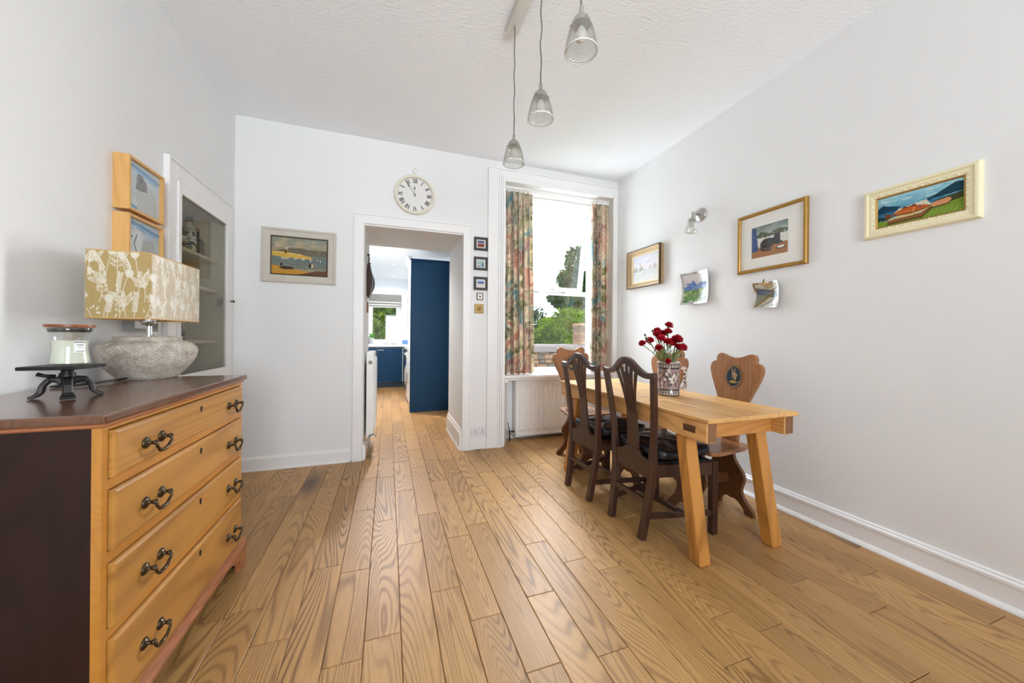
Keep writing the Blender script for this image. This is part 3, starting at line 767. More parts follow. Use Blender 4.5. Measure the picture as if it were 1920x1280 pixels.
# ================================================================== DARK SPLAT-BACK CHAIRS
def lerp_path(tab, z):
    for (z0, *a), (z1, *b) in zip(tab[:-1], tab[1:]):
        if z <= z1: 
            t = (z - z0) / (z1 - z0); return [p + (q - p) * t for p, q in zip(a, b)]
    return list(tab[-1][1:])
POST = [(0, -.050, .139), (.12, -.030, .146), (.25, -.010, .155), (.36, 0, .163), (.47, 0, .170), (.60, -.006, .181), (.75, -.020, .197), (.88, -.036, .211), (.94, -.045, .2175)]
def make_splat_chair(label):
    c = empty('splat_back_chair', (0, 0, 0), 0, label, 'chair', 'dark splat-back chairs')
    for s in (-1, 1):
        mb = MB(); zs = [0, .06, .12, .18, .25, .31, .36, .42, .47, .53, .60, .68, .75, .82, .88, .935]
        sweep_rect(mb, [(lerp_path(POST, z)[0], s * lerp_path(POST, z)[1], z) for z in zs], [.040 if z < .5 else .036 for z in zs], [.040 if z < .5 else .030 for z in zs])
        mb.build('back_leg', M['chair'], c, bevel=0.004)
        lg = MB().hexa([(.369, s * .232 - .019, 0), (.407, s * .232 - .019, 0), (.407, s * .232 + .019, 0), (.369, s * .232 + .019, 0)],
                       [(.367, s * .232 - .021, .425), (.409, s * .232 - .021, .425), (.409, s * .232 + .021, .425), (.367, s * .232 + .021, .425)])
        lg.build('front_leg', M['chair'], c, bevel=0.003)
        def sidebar(z0, z1, t_): 
            ya, yb_ = s * lerp_path(POST, z0)[1], s * .232
            xa = lerp_path(POST, z0)[0] + .018
            return MB().hexa([(xa, ya - t_, z0), (.370, yb_ - t_, z0), (.370, yb_ + t_, z0), (xa, ya + t_, z0)], [(xa, ya - t_, z1), (.370, yb_ - t_, z1), (.370, yb_ + t_, z1), (xa, ya + t_, z1)])
        sidebar(.350, .425, .013).build('seat_rail', M['chair'], c, bevel=0.003)
        sidebar(.112, .142, .010).build('stretcher', M['chair'], c, bevel=0.002)
    MB().box(.372, .402, -.212, .212, .350, .425).build('seat_rail', M['chair'], c, bevel=0.003)
    MB().prism([(-.150, .340), (.150, .340), (.150, .442), (.085, .452), (.062, .478), (-.062, .478), (-.085, .452), (-.150, .442)], 'YZ', -.012, .016).build('back_rail', M['chair'], c, bevel=0.003)
    MB().box(-.030, -.010, -.138, .138, .195, .225).build('stretcher', M['chair'], c, bevel=0.002)
    MB().box(.19, .215, -.195, .195, .115, .14).build('stretcher', M['chair'], c, bevel=0.002)
    MB().hexa([(.012, -.150, .415), (.372, -.228, .415), (.372, .228, .415), (.012, .150, .415)], [(.012, -.150, .436), (.372, -.228, .436), (.372, .228, .436), (.012, .150, .436)]).build('drop_in_seat', M['leather'], c, bevel=0.006)
    # camel-back crest rail
    cr = MB(); pts = []; wd = []
    for k in range(41):
        y = -.232 + .464 * k / 40; a = abs(y)
        g = math.exp(-(a / .098) ** 2.2)
        z = .930 + .080 * g + .010 * max(0, (a - .17) / .06) ** 1.5
        pts.append((-.045 - .016 * g, y, z)); wd.append(.032 + .012 * g)
    sweep_rect(cr, pts, .034, wd, side=Vector((1, 0, 0)))
    cr.build('crest_rail', M['chair'], c, bevel=0.006, bseg=2)
    # pierced splat: solid foot and five fanned ribs
    def vz(z): return lerp_path(POST, z)[0] + .004
    sp = MB(); R = []
    for z, hw in ((.465, .056), (.50, .053), (.54, .050), (.58, .046), (.62, .044), (.66, .043), (.695, .0435)):
        v = vz(z); R.append([(v - .007, -hw, z), (v + .007, -hw, z), (v + .007, hw, z), (v - .007, hw, z)])
    sp.rings(R); s_ = sp.build('splat', M['chair'], c, bevel=0.002)
    for j in (-2, -1, 0, 1, 2):
        rb = MB(); pts = []; w_ = []
        for k in range(13):
            t = k / 12; z = .685 + (.985 - .685 - .018 * abs(j)) * t
            y = j * (.0172 + .026 * t ** 1.8)
            if j == 0: y = 0
            pts.append((vz(z) - .012 * t, y, z)); w_.append(.0125 + .010 * t ** 2 if j else .0125 + .014 * max(0, sin(PI * (t - .2) * 1.2)) * (1 if t > .2 else 0))
        sweep_rect(rb, pts, w_, .013); rb.build('rib', M['chair'], s_, bevel=0.002)
    for j in (-1, 1):
        rb = MB(); sweep_rect(rb, [(vz(.80 + .14 * t) - .008, j * (.044 - .038 * sin(PI * t * .9)), .80 + .14 * t) for t in np.linspace(0, 1, 9)], .009, .011); rb.build('scroll_rib', M['chair'], s_, bevel=0.002)
    return c
ca = make_splat_chair('dark wooden splat-back chair nearest the camera at the pine table')
cb = copy_tree(ca); cb['label'] = 'dark wooden splat-back chair at the table, the one farther towards the window'
ca.location = (1.417, 1.809, 0); ca.rotation_euler = (0, 0, .024)
cb.location = (1.378, 2.317, 0); cb.rotation_euler = (0, 0, .058)
def cushion(loc, rz, label):
    mb = MB(); n, m = 44, 16; R = []
    rd = random.Random(7)
    for i in range(m + 1):
        ph = -PI / 2 + PI * i / m; ring = []
        for j in range(n):
            a = 2 * PI * j / n; ex = .35
            cx_ = math.copysign(abs(cos(a)) ** ex, cos(a)); sy_ = math.copysign(abs(sin(a)) ** ex, sin(a))
            k = max(.001, cos(ph)) ** .42
            q = .205
            x, y = cx_ * q * k, sy_ * q * 1.02 * k
            pleat = .006 * sin(a * 44) * (1 if abs(ph) < 1.0 else 0)
            z = .034 * math.copysign(abs(sin(ph)) ** .7, sin(ph))
            rr_ = math.hypot(x, y)
            if ph > 0: z += .012 * cos(x * 34) * cos(y * 34) * (1 - (rr_ / .3) ** 2) + .010 * (rr_ / .2) ** 2 - .006
            ring.append((x * (1 + pleat), y * (1 + pleat), z + .038))
        R.append(ring)
    mb.rings(R)
    o = thing('seat_cushion', mb, M['leather'], label, 'cushion', 'black leather cushions', smooth=True)
    o.location = loc; o.rotation_euler = (0, 0, rz); return o
cushion((1.417 + .226, 1.809, .436), .024, 'black leather cushion on the splat-back chair nearest the camera')
cushion((1.378 + .226, 2.317 + .012, .436), .058, 'black leather cushion on the splat-back chair nearer the window')

# ================================================================== CARVED BOARD CHAIRS
def mirror(h): return h + [(-a, b) for a, b in reversed(h) if a > 1e-6]
BACK = [(.060, .0), (.066, .06), (.082, .16), (.112, .27), (.150, .36), (.180, .43), (.196, .485), (.194, .515), (.182, .538), (.166, .547), (.152, .545), (.150, .556), (.150, .575), (.140, .597), (.122, .607), (.100, .606), (.070, .594), (.040, .583), (.0, .578)]
LEG = [(.075, .445), (.072, .40), (.078, .36), (.100, .32), (.122, .285), (.128, .25), (.116, .21), (.098, .175), (.092, .145), (.104, .105), (.130, .070), (.150, .045), (.158, .015), (.150, .0), (.095, .0), (.088, .020), (.078, .040), (.055, .068), (.025, .078), (.0, .072)]
def medallion():
    A = Art(60, 80, (150, 120, 88), 3)
    A.ell(.5, .5, .5, .5, (150, 118, 84)); A.ell(.5, .5, .44, .45, (44, 52, 62))
    c = (156, 132, 104); c2 = (172, 142, 76)
    A.ell(.5, .62, .13, .10, c); A.line([(.42, .70), (.36, .84)], .025, c); A.line([(.52, .72), (.55, .86)], .025, c); A.ell(.62, .56, .12, .07, c, 1, .5)
    A.ell(.6, .44, .08, .09, c); A.line([(.5, .5), (.38, .44)], .02, c)
    A.ell(.5, .26, .2, .06, c2); A.line([(.25, .22), (.42, .3), (.6, .22), (.78, .27)], .018, c2)
    A.grain(.03); return A
def make_board_chair(label):
    c = empty('carved_board_chair', (0, 0, 0), 0, label, 'chair', 'carved board-back chairs')
    half = [(a, b * .955) for a, b in subpts(BACK, 2)]; o = mirror(half)
    lean = Matrix.Translation((-.185, 0, .466)) @ Matrix.Rotation(math.radians(-6.0), 4, 'Y')
    MB().prism(o, 'YZ', -.014, .014).build('backrest', M['walnut'], c, bevel=0.004, tf=lean)
    bk = c.children[0]
    A = medallion()
    MB().prism([(.066 * cos(t), .422 + .080 * sin(t)) for t in np.linspace(0, 2 * PI, 33)[:-1]], 'YZ', .0135, .0165).build('medallion_rim', M['walnutd'], bk, tf=lean)
    vs, fs, cols = [], [], []
    NR, NA = 22, 48
    for i in range(NR):
        for j in range(NA):
            r_ = i / (NR - 1); t = 2 * PI * j / NA; u, v = .5 + .5 * r_ * cos(t), .5 + .5 * r_ * sin(t)
            p = lean @ Vector((.0172, .060 * r_ * cos(t), .422 + .074 * r_ * sin(t))); vs.append(tuple(p))
            cols.append(A.a[min(79, int(v * 79)), min(59, int(u * 59))])
    for i in range(NR - 1):
        for j in range(NA): fs.append((i*NA+j, (i+1)*NA+j, (i+1)*NA+(j+1) % NA, i*NA+(j+1) % NA))
    me = bpy.data.meshes.new('medallion'); me.from_pydata(vs, [], fs); paint_mesh(me, np.array(cols)); me.materials.append(M['paint'])
    link(bpy.data.objects.new('medallion', me), bk)
    seat = [(-.20, -.13), (-.12, -.165), (.02, -.19), (.12, -.205), (.175, -.19), (.195, -.14), (.19, -.05), (.19, .05), (.195, .14), (.175, .19), (.12, .205), (.02, .19), (-.12, .165), (-.20, .13)]
    MB().prism(seat, 'XY', .440, .466).build('seat', M['walnut'], c, bevel=0.007, bseg=2)
    lo = mirror(subpts(LEG, 2))
    for s, x in ((1, .10), (-1, -.13)):
        sh = Matrix.Identity(4); sh[0][2] = -s * .20; sh[0][3] = x + s * .20 * .445
        MB().prism(lo, 'YZ', -.013, .013).build('leg_board', M['walnutd'], c, bevel=0.003, tf=sh)
    MB().prism([(-.17, .19), (.15, .19), (.17, .205), (.17, .235), (.15, .25), (-.15, .25), (-.19, .235), (-.19, .205)], 'XZ', -.012, .012).build('stretcher', M['walnutd'], c, bevel=0.003)
    return c
b0 = make_board_chair('carved wooden board-back chair with painted oval medallion, nearest on the wall side of the table')
b1 = copy_tree(b0); b1['label'] = 'carved wooden board-back chair on the wall side, half hidden behind the flowers'
b2 = copy_tree(b0); b2['label'] = 'carved wooden board-back chair at the window end of the table'
b0.location = (2.000, 1.792, 0); b0.rotation_euler = (0, 0, PI - .03)
b1.location = (2.000, 2.392, 0); b1.rotation_euler = (0, 0, PI + .02)
b2.location = (1.712, 2.905, 0); b2.rotation_euler = (0, 0, -PI / 2)
# ================================================================== VASE AND CARNATIONS
vx, vy, vz0 = 1.792, 1.925, .7605
vase = empty('jug_vase', (vx, vy, vz0), 0, 'patterned pottery jug with square handle standing on the table', 'vase')
A = Art(220, 70, (206, 196, 184), 5)
dk, pk, wt = (46, 42, 48), (176, 140, 128), (226, 220, 210)
A.put(((A.V > .2) & (A.V < .82)).astype(float), (150, 128, 122))
for v in (.03, .17, .20, .82, .85, .97): A.line([(0, v), (1, v)], .014, dk)
for k in range(26):
    u = (k + .5) / 26
    for v in (.10, .91): A.ell(u, v, .012, .035, dk); A.line([(u - .019, v + .05), (u, v - .06), (u + .019, v + .05)], .012, (120, 108, 104))
for k in range(260):
    u, v = A.rng.uniform(0, 1), A.rng.uniform(.24, .78); r_ = A.rng.uniform(.03, .07); a0 = A.rng.uniform(0, 6.28)
    A.line([(u + r_ * cos(a0 + t) * (1 - t / 7) / A.asp, v + r_ * sin(a0 + t) * (1 - t / 7)) for t in np.linspace(0, 5.5, 14)], .012, (dk, pk, wt, dk)[k % 4])
for k in range(130): A.ell(A.rng.uniform(0, 1), A.rng.uniform(.22, .8), .004, .014, (wt, dk)[k % 2])
vprof = [(.060, 0), (.070, .004), (.071, .02), (.068, .04), (.067, .12), (.068, .17), (.070, .20), (.073, .222)]
def vr(z):
    for (a, b), (c, d) in zip(vprof[:-1], vprof[1:]):
        if z <= d: return a + (c - a) * (z - b) / max(1e-6, d - b)
    return vprof[-1][0]
vs, cols = [], []
for j in range(70):
    z = .222 * j / 69
    for i in range(220):
        a = 2 * PI * i / 220; vs.append((vr(z) * cos(a), vr(z) * sin(a), z)); cols.append(A.a[j, i])
nb = len(vs)
for k, (r_, z) in enumerate([(.0700, .225), (.0665, .222), (.062, .15), (.060, .01)]):
    for i in range(220):
        a = 2 * PI * i / 220; vs.append((r_ * cos(a), r_ * sin(a), z)); cols.append(np.array((200, 190, 180)) / 255)
fs = [(j*220+i, j*220+(i+1) % 220, (j+1)*220+(i+1) % 220, (j+1)*220+i) for j in range(73) for i in range(220)]
fs.append(tuple(range(219, -1, -1))); fs.append(tuple(nb + 660 + i for i in range(220)))
me = bpy.data.meshes.new('jug_body'); me.from_pydata(vs, [], fs); paint_mesh(me, np.array(cols)); me.materials.append(M['glazed'])
me.polygons.foreach_set('use_smooth', [True] * len(me.polygons)); link(bpy.data.objects.new('jug_body', me), vase)
ha = math.radians(-52)
hp = [(r_ * cos(ha), r_ * sin(ha), z) for r_, z in ((.062, .185), (.080, .188), (.102, .186), (.104, .172), (.100, .12), (.102, .066), (.098, .056), (.080, .052), (.062, .050))]
hb = MB(); sweep_rect(hb, hp, .020, [.022, .018, .026, .022, .018, .022, .026, .018, .022], side=Vector((-sin(ha), cos(ha), 0)))
t_ = NT('pottery_handle'); n_ = t_.noise(t_.coord(), 90, 3); t_.P(Base_Color=t_.ramp(n_, [(.42, rgb(54, 48, 52)), (.48, rgb(176, 150, 140)), (.6, rgb(206, 194, 182))]), Roughness=.25)
hb.build('handle', t_.m, vase, bevel=0.003)
M['petal'] = plain('carnation_red', rgb(176, 14, 34), .6, var=.25, bscale=120)
M['petalp'] = plain('carnation_crimson', rgb(200, 24, 60), .6, var=.25, bscale=120)
M['stemg'] = plain('carnation_green', rgb(84, 118, 60), .55, var=.2)
M['bud'] = plain('bud_green', rgb(60, 84, 62), .55)
def bloom_mesh(seed):
    rd = random.Random(seed); mb = MB()
    for layer, (n, tilt, ln) in enumerate(((8, 1.25, .024), (8, .95, .024), (7, .6, .023), (6, .3, .021), (3, .08, .018))):
        for k in range(n):
            a = 2 * PI * k / n + layer * .4 + rd.uniform(-.15, .15); tl = tilt + rd.uniform(-.12, .12)
            pts = []; w = .0115
            for j in range(7):
                u = j / 6 - .5; q = ln * (1 - .25 * abs(u)) + (rd.uniform(-.0022, .0022) if j % 2 else .0018)
                zf = rd.uniform(-.002, .002) + .0016 * (-1) ** j
                d = Vector((sin(tl) * q, u * w * 2.1, cos(tl) * q + zf)); pts.append((d.x * cos(a) - d.y * sin(a), d.x * sin(a) + d.y * cos(a), d.z + .006))
            bse = [(0, 0, .002)]
            mb.add(bse + pts, [(0, i, i + 1) for i in range(1, 7)])
    me = bpy.data.meshes.new('bloom'); me.from_pydata(mb.v, [], mb.f); return me
BM = [bloom_mesh(s) for s in (1, 2, 3)]
for i, b in enumerate(BM): b.materials.append(M['petalp'] if i == 2 else M['petal'])
# bloom positions relative to the vase (x, z, depth), metres
BL = [(-.008, .472, .00, 1.0), (-.072, .430, .03, 1.0), (-.110, .408, -.01, .95), (-.040, .428, -.03, .95), (-.022, .412, .03, 1.0), (-.102, .380, -.04, 1.0), (-.138, .362, .02, 1.0), (-.214, .350, .00, .8),
      (-.068, .356, -.06, 1.0), (.010, .366, -.05, 1.35), (-.014, .345, -.03, 1.2), (-.128, .318, -.05, .9), (.006, .318, -.07, 1.0), (.052, .314, -.05, 1.15), (.086, .366, .02, .65), (-.083, .238, -.08, .65)]
rd = random.Random(11)
flw = ['topmost of the bunch', 'upper left of the bunch', 'high on the left, beside a bud', 'upper middle of the bunch', 'upper middle, towards the wall', 'left of centre, bright crimson', 'left side of the bunch', 'farthest left, on a long stem',
       'in the middle of the bunch', 'largest bloom on the right', 'right of centre below the largest bloom', 'low on the left of the bunch', 'low in the middle', 'lowest on the right of the bunch', 'small one farthest right', 'small one drooping over the rim']
for i, (bx, bz, by, sc_) in enumerate(BL):
    e = empty('carnation', (vx, vy, vz0), 0, 'red carnation in the jug, ' + flw[i], 'flower', 'carnations in the jug')
    bz = .215 + (bz - .215) * .93; end = Vector((bx, by, bz)); st0 = Vector((bx * .15 + rd.uniform(-.02, .02), by * .2, .03)); rim_ = Vector((max(-.05, min(.05, bx * .38)), max(-.045, min(.045, by * .5)), .215))
    pts = [st0, rim_ * .6 + st0 * .4, rim_, rim_ * .45 + end * .55 + Vector((0, 0, .01)), end - (end - rim_).normalized() * .012, end]
    MB().tube(pts, .0026, 6).build('stem', M['stemg'], e, smooth=True)
    dr = (end - rim_).normalized()
    if i == 15: dr = Vector((-.5, -.6, -.1)).normalized()
    b = link(bpy.data.objects.new('bloom', BM[2] if i in (5, 6) else BM[i % 2]), e)
    dv = (dr + Vector((0, -.55, .1))).normalized()
    b.location = end; b.rotation_mode = 'QUATERNION'; b.rotation_quaternion = dv.to_track_quat('Z', 'Y'); b.scale = (sc_ * 1.2, sc_ * 1.2, sc_ * 1.45)
    cl = MB().lathe([(.002, -.018), (.0055, -.012), (.0065, 0), (.0075, .006), (0, .006)], 8); c_ = cl.build('calyx', M['stemg'], e, smooth=True)
    c_.location = end; c_.rotation_mode = 'QUATERNION'; c_.rotation_quaternion = dv.to_track_quat('Z', 'Y'); c_.scale = (sc_,) * 3
    lf = MB()
    for k in range(5):
        p = pts[3] * (.85 - .19 * k) + pts[2] * (.15 + .19 * k); a = rd.uniform(0, 6.28); d = Vector((cos(a), sin(a), 1.0)).normalized(); sd = d.cross(Vector((0, 0, 1))).normalized()
        q = [p - sd * .002, p + d * .030 - sd * .0035, p + d * .062 + Vector((0, 0, -.006)), p + d * .030 + sd * .0035, p + sd * .002]
        lf.add(q, [(0, 1, 3, 4), (1, 2, 3)])
    lf.build('leaves', M['stemg'], e)
BU = [(-.186, .402, .01, 'longest one, far left'), (-.203, .380, -.02, 'left, below the longest bud'), (-.135, .272, -.06, 'low on the left'), (.105, .305, -.02, 'farthest right'), (.100, .262, .0, 'lowest on the right'), (-.118, .428, .02, 'top left')]
for bx, bz, by, w_ in BU:
    e = empty('carnation_bud', (vx, vy, vz0), 0, 'closed green carnation bud in the jug, ' + w_, 'flower bud', 'carnation buds in the jug')
    end = Vector((bx, by, bz)); rim_ = Vector((max(-.05, min(.05, bx * .35)), by * .4, .212))
    MB().tube([Vector((bx * .1, 0, .03)), rim_, rim_ * .5 + end * .5 + Vector((0, 0, .012)), end], .0016, 6).build('stem', M['stemg'], e, smooth=True)
    d = (end - rim_).normalized(); o = MB().lathe([(.001, -.010), (.0055, -.004), (.0062, .004), (.003, .012), (0, .014)], 8).build('bud', M['bud'], e, smooth=True)
    o.location = end; o.rotation_mode = 'QUATERNION'; o.rotation_quaternion = d.to_track_quat('Z', 'Y')

# ================================================================== PENDANT LIGHTS ON A CEILING RAIL
pr_ = empty('pendant_light', (.672, 1.56, H), 0, 'three ribbed-glass pendants hanging on long cords from one ceiling rail', 'light')
MB().box(-.036, .036, -.54, .44, -.028, 0).build('ceiling_rail', plain('satin_steel', rgb(206, 204, 200), .35, .35), pr_, bevel=0.004)
def shade_prof():
    o = [(.026, .0), (.034, -.012), (.042, -.030), (.049, -.054), (.055, -.080), (.0585, -.102), (.060, -.114)]
    return o
def rib(r_, h, a): return r_ + .0020 * sin(a * 30)
for k, (y, zt) in enumerate(((1.93, 2.302), (1.55, 2.340), (1.175, 2.378))):
    dy = y - 1.56; dz = zt - H
    n = 18; pts = [(.004 * sin(j * 1.3 + k) * sin(PI * j / n), dy + .004 * cos(j * 1.1) * sin(PI * j / n), -.028 + (dz + .028) * j / n) for j in range(n + 1)]
    MB().tube(pts, .0033, 8).build('cord', plain('grey_cord', rgb(104, 102, 98), .7) if k == 0 else bpy.data.materials['grey_cord'], pr_, smooth=True)
    MB().lathe([(.0, 0), (.006, 0), (.006, -.018), (.0, -.018)], 12, (0, dy, -.026)).build('cord_grip', M['nickel'], pr_)
    cp = MB().lathe([(0, .004), (.008, .004), (.0085, -.026), (.016, -.030), (.028, -.042), (.034, -.055), (.035, -.066), (.033, -.066), (.0, -.060)], 28, (0, dy, dz)).build('lamp_cap', M['nickel'], pr_, smooth=True, auto=.7)
    for q in range(3):
        a = .6 + q * 2 * PI / 3 + k
        MB().tube([(.032 * cos(a), dy + .032 * sin(a), dz - .060), (.043 * cos(a), dy + .043 * sin(a), dz - .060)], .0032, 8).build('thumb_screw', M['nickel'], cp, smooth=True)
    sp = shade_prof(); z0 = dz - .050
    MB().lathe([(r_, z0 + h) for r_, h in sp] + [(r_ - .0035, z0 + h) for r_, h in reversed(sp)], 144, (0, dy, 0), cap0=False, cap1=False, rfun=rib).build('glass_shade', M['shadeglass'], pr_, smooth=True)
    gs = pr_.children[-1]
    rg = MB().tube([(.0605 * cos(t), dy + .0605 * sin(t), z0 - .114) for t in np.linspace(0, 2 * PI, 49)], .0026, 8); rg.build('rim', plain('thick_glass_rim', rgb(206, 206, 202), .2) if k == 0 else bpy.data.materials['thick_glass_rim'], gs, smooth=True)
    MB().lathe([(0, -.045), (.013, -.047), (.013, -.075), (.0, -.075)], 16, (0, dy, dz)).build('bulb_holder', M['nickel'], pr_)
    MB().lathe([(.0, -.073), (.012, -.075), (.016, -.086), (.021, -.098), (.022, -.108), (.018, -.119), (.009, -.126), (0, -.128)], 20, (0, dy, dz)).build('bulb', M['bulb'], pr_, smooth=True)

# ================================================================== WALL LIGHT
wl_ = on_wall('wall_light', 'right', 2.349, 2.20, 'brushed-nickel wall light with clear glass bell shade', 'wall light')
MB().lathe([(0, 0), (.056, 0), (.056, -.006), (.050, -.014), (.020, -.020), (0, -.021)], 32, axis='Y').build('wall_plate', M['nickel'], wl_, smooth=True, auto=.8)
MB().tube([(0, -.018, 0), (0, -.060, .002), (0, -.085, .002)], .0085, 10).build('arm', M['nickel'], wl_, smooth=True)
MB().lathe([(0, -.012), (.012, -.010), (.013, 0), (.012, .012), (0, .014)], 14, (0, -.088, .002)).build('joint', M['nickel'], wl_, smooth=True)
tl = Matrix.Translation((0, -.090, -.008)) @ Matrix.Rotation(math.radians(-10), 4, 'X')
MB().lathe([(0, 0), (.008, 0), (.009, -.026), (.018, -.034), (.028, -.046), (.031, -.054), (.0, -.054)], 24).build('lamp_cap', M['nickel'], wl_, smooth=True, auto=.7, tf=tl)
MB().lathe([(.026, -.050), (.032, -.070), (.037, -.100), (.043, -.130), (.052, -.148), (.0505, -.148), (.0415, -.130), (.0355, -.100), (.0305, -.070), (.0245, -.050)], 48, cap0=False, cap1=False).build('glass_shade', M['shadeglass'], wl_, smooth=True, tf=tl)
MB().tube([(.0515 * cos(t), .0515 * sin(t), -.148) for t in np.linspace(0, 2 * PI, 41)], .0015, 6).build('shade_rim', M['nickel'], wl_.children[-1], smooth=True, tf=tl)
MB().lathe([(0, -.052), (.010, -.054), (.016, -.075), (.018, -.088), (.012, -.100), (0, -.104)], 16).build('bulb', M['bulb'], wl_, smooth=True, tf=tl)

# ================================================================== PICTURES
def harbour():
    A = Art(110, 74, (150, 146, 128), 2)
    A.band(.55, 1, (170, 150, 120), (132, 140, 128)); A.blot(60, [(186, 166, 134), (150, 150, 136), (120, 138, 140), (196, 170, 140)], v=(.68, 1), r=(.04, .11), flat=.5, al=.35)
    A.poly([(0, .55), (.0, .62), (.15, .66), (.3, .72), (.5, .74), (.65, .70), (1, .70), (1, .5), (0, .5)], (108, 104, 88)); A.blot(40, [(124, 116, 92), (96, 92, 84), (140, 122, 86)], v=(.54, .70), r=(.02, .05), flat=.4, al=.5)
    A.poly([(0, .44), (1, .44), (1, .54), (0, .54)], (112, 122, 116)); A.band(.16, .46, (120, 122, 108), (104, 118, 118))
    A.poly([(0, .49), (0, .60), (.1, .60), (.4, .57), (.55, .55), (.72, .50), (.74, .45), (.5, .45), (.2, .46)], (200, 164, 78)); A.line([(.02, .6), (.3, .58), (.55, .545)], .012, (226, 198, 128))
    A.poly([(.22, .58), (.235, .66), (.26, .70), (.29, .66), (.31, .58)], (150, 120, 70)); A.line([(.262, .69), (.264, .715)], .014, (236, 232, 220)); A.line([(.245, .58), (.25, .64)], .018, (54, 44, 36)); A.line([(.56, .55), (.565, .62)], .008, (120, 92, 60))
    for u in (.18, .25, .40, .54): A.line([(u, .44), (u + .05, .44)], .012, (226, 214, 180)); A.line([(u, .40), (u + .02, .40)], .01, (180, 176, 158))
    A.blot(90, [(128, 136, 126), (146, 148, 130), (88, 104, 108)], v=(.16, .42), r=(.012, .03), flat=.35, al=.55)
    for u, v in ((.69, .42), (.82, .42), (.88, .40), (.70, .38)): A.ell(u, v, .012, .018, (232, 230, 214)); A.line([(u - .03, v - .03), (u + .02, v - .03)], .009, (60, 66, 72))
    A.ell(.69, .26, .03, .045, (52, 50, 46)); A.ell(.73, .26, .022, .045, (206, 190, 140))
    A.poly([(0, 0), (0, .24), (.2, .20), (.4, .14), (.7, .09), (1, .08), (1, 0)], (190, 140, 58)); A.blot(30, [(206, 160, 78), (168, 120, 50)], v=(0, .14), u=(0, .7), r=(.02, .05), flat=.4, al=.5)
    A.poly([(.45, .0), (.6, .05), (.8, .13), (1, .14), (1, 0)], (104, 74, 60)); A.poly([(.12, .17), (.2, .22), (.38, .20), (.40, .15), (.22, .13)], (62, 52, 50)); A.ell(.17, .26, .022, .04, (40, 36, 36))
    A.grain(.02); return A
W, Hh = .568, .462
p = on_wall('framed_painting', 'back', -.731, 1.822, 'harbour painting in pale limed frame on the wall left of the doorway', 'painting', tilt=.006)
ring_frame('frame', W, Hh, [(0, 0), (0, .020), (.006, .026), (.016, .026), (.022, .020), (.060, .016), (.066, .012), (.066, 0)], M['silverframe'], p)
ring_frame('inner_slip', W - .13, Hh - .13, [(0, .0), (0, .013), (.010, .010), (.010, .0)], plain('dark_slip', rgb(62, 44, 28), .5), p)
picture('canvas', harbour(), W - .148, Hh - .148, -.006, p)

def small_art(k):
    A = Art(40, 40, (200, 196, 190), 20 + k)
    if k == 0:
        A.band(.5, 1, (150, 130, 150), (60, 80, 130)); A.band(0, .5, (150, 84, 52), (120, 76, 64)); A.line([(0, .5), (1, .52)], .02, (210, 200, 210)); A.blot(14, [(70, 84, 140), (160, 150, 180)], v=(.55, 1), r=(.05, .12), flat=.3, al=.6)
    elif k == 1:
        A.band(0, 1, (150, 176, 190), (178, 196, 196)); A.blot(12, [(30, 44, 84), (50, 74, 110), (230, 236, 238)], v=(.05, .5), r=(.05, .12), al=.95)
    else:
        A.band(.6, 1, (120, 150, 200), (200, 214, 232)); A.band(0, .55, (226, 220, 206), (214, 206, 196)); A.poly([(0, .52), (0, .75), (.35, .68), (.7, .8), (1, .62), (1, .48)], (58, 92, 168)); A.blot(8, [(180, 176, 180), (90, 120, 190)], v=(.05, .6), r=(.04, .08), flat=.3, al=.6)
    A.grain(.02); return A
for k, (z, lab_) in enumerate(((2.082, 'topmost small black-framed print beside the window, brown shore under blue sky'), (1.882, 'middle small black-framed print, dark blue flowers, right of the doorway'), (1.680, 'lowest small black-framed print, blue hills over pale sand, above the switch'))):
    p = on_wall('small_framed_print', 'back', .882, z, lab_, 'framed print', 'three small prints by the doorway')
    ring_frame('frame', .142, .132, [(0, 0), (0, .022), (.004, .025), (.020, .025), (.023, .020), (.023, 0)], M['dframe'], p)
    MB().box(-.049, .049, -.010, 0, -.044, .044).build('mount', M['paper'], p)
    picture('print', small_art(k), .070, .064, -.0112, p, thick=.001)

def city():
    A = Art(64, 64, (226, 228, 232), 8); A.band(.45, 1, (230, 226, 226), (204, 212, 232)); A.band(0, .45, (222, 222, 216), (206, 212, 216))
    A.blot(90, [(236, 230, 226), (210, 216, 232), (226, 222, 230)], v=(.5, 1), r=(.03, .08), flat=.5, al=.4)
    for _ in range(16):
        u = A.rng.uniform(.0, .95); h_ = A.rng.uniform(.03, .12); A.poly([(u, .42), (u, .46 + h_), (u + .03, .50 + h_), (u + .07, .46 + h_), (u + .07, .42)], [(206, 190, 180), (176, 186, 190), (216, 204, 196)][A.rng.randint(3)], .8)
    A.poly([(.27, .44), (.275, .70), (.29, .76), (.305, .70), (.31, .44)], (190, 172, 164)); A.blot(30, [(150, 172, 176), (170, 188, 186)], u=(0, .5), v=(.36, .52), r=(.012, .03), flat=1.4, al=.7)
    A.line([(.1, .36), (.5, .38)], .012, (244, 244, 244)); A.blot(70, [(240, 236, 226), (186, 200, 206), (226, 206, 190)], v=(0, .36), r=(.015, .04), flat=.5, al=.5); A.grain(.02); return A
W, Hh = .50, .395
p = on_wall('framed_painting', 'right', 3.03, 1.868, 'pale riverside sketch in dark and gold frame, nearest the window on the right wall', 'painting')
ring_frame('frame', W, Hh, [(0, 0), (0, .045), (.006, .052), (.012, .050), (.045, .026), (.048, .024), (.048, 0)], M['bronze'], p)
ring_frame('outer_bead', W + .004, Hh + .004, [(0, .034), (0, .053), (.006, .056), (.010, .053), (.010, .034)], plain('dark_bead', rgb(64, 48, 34), .4), p)
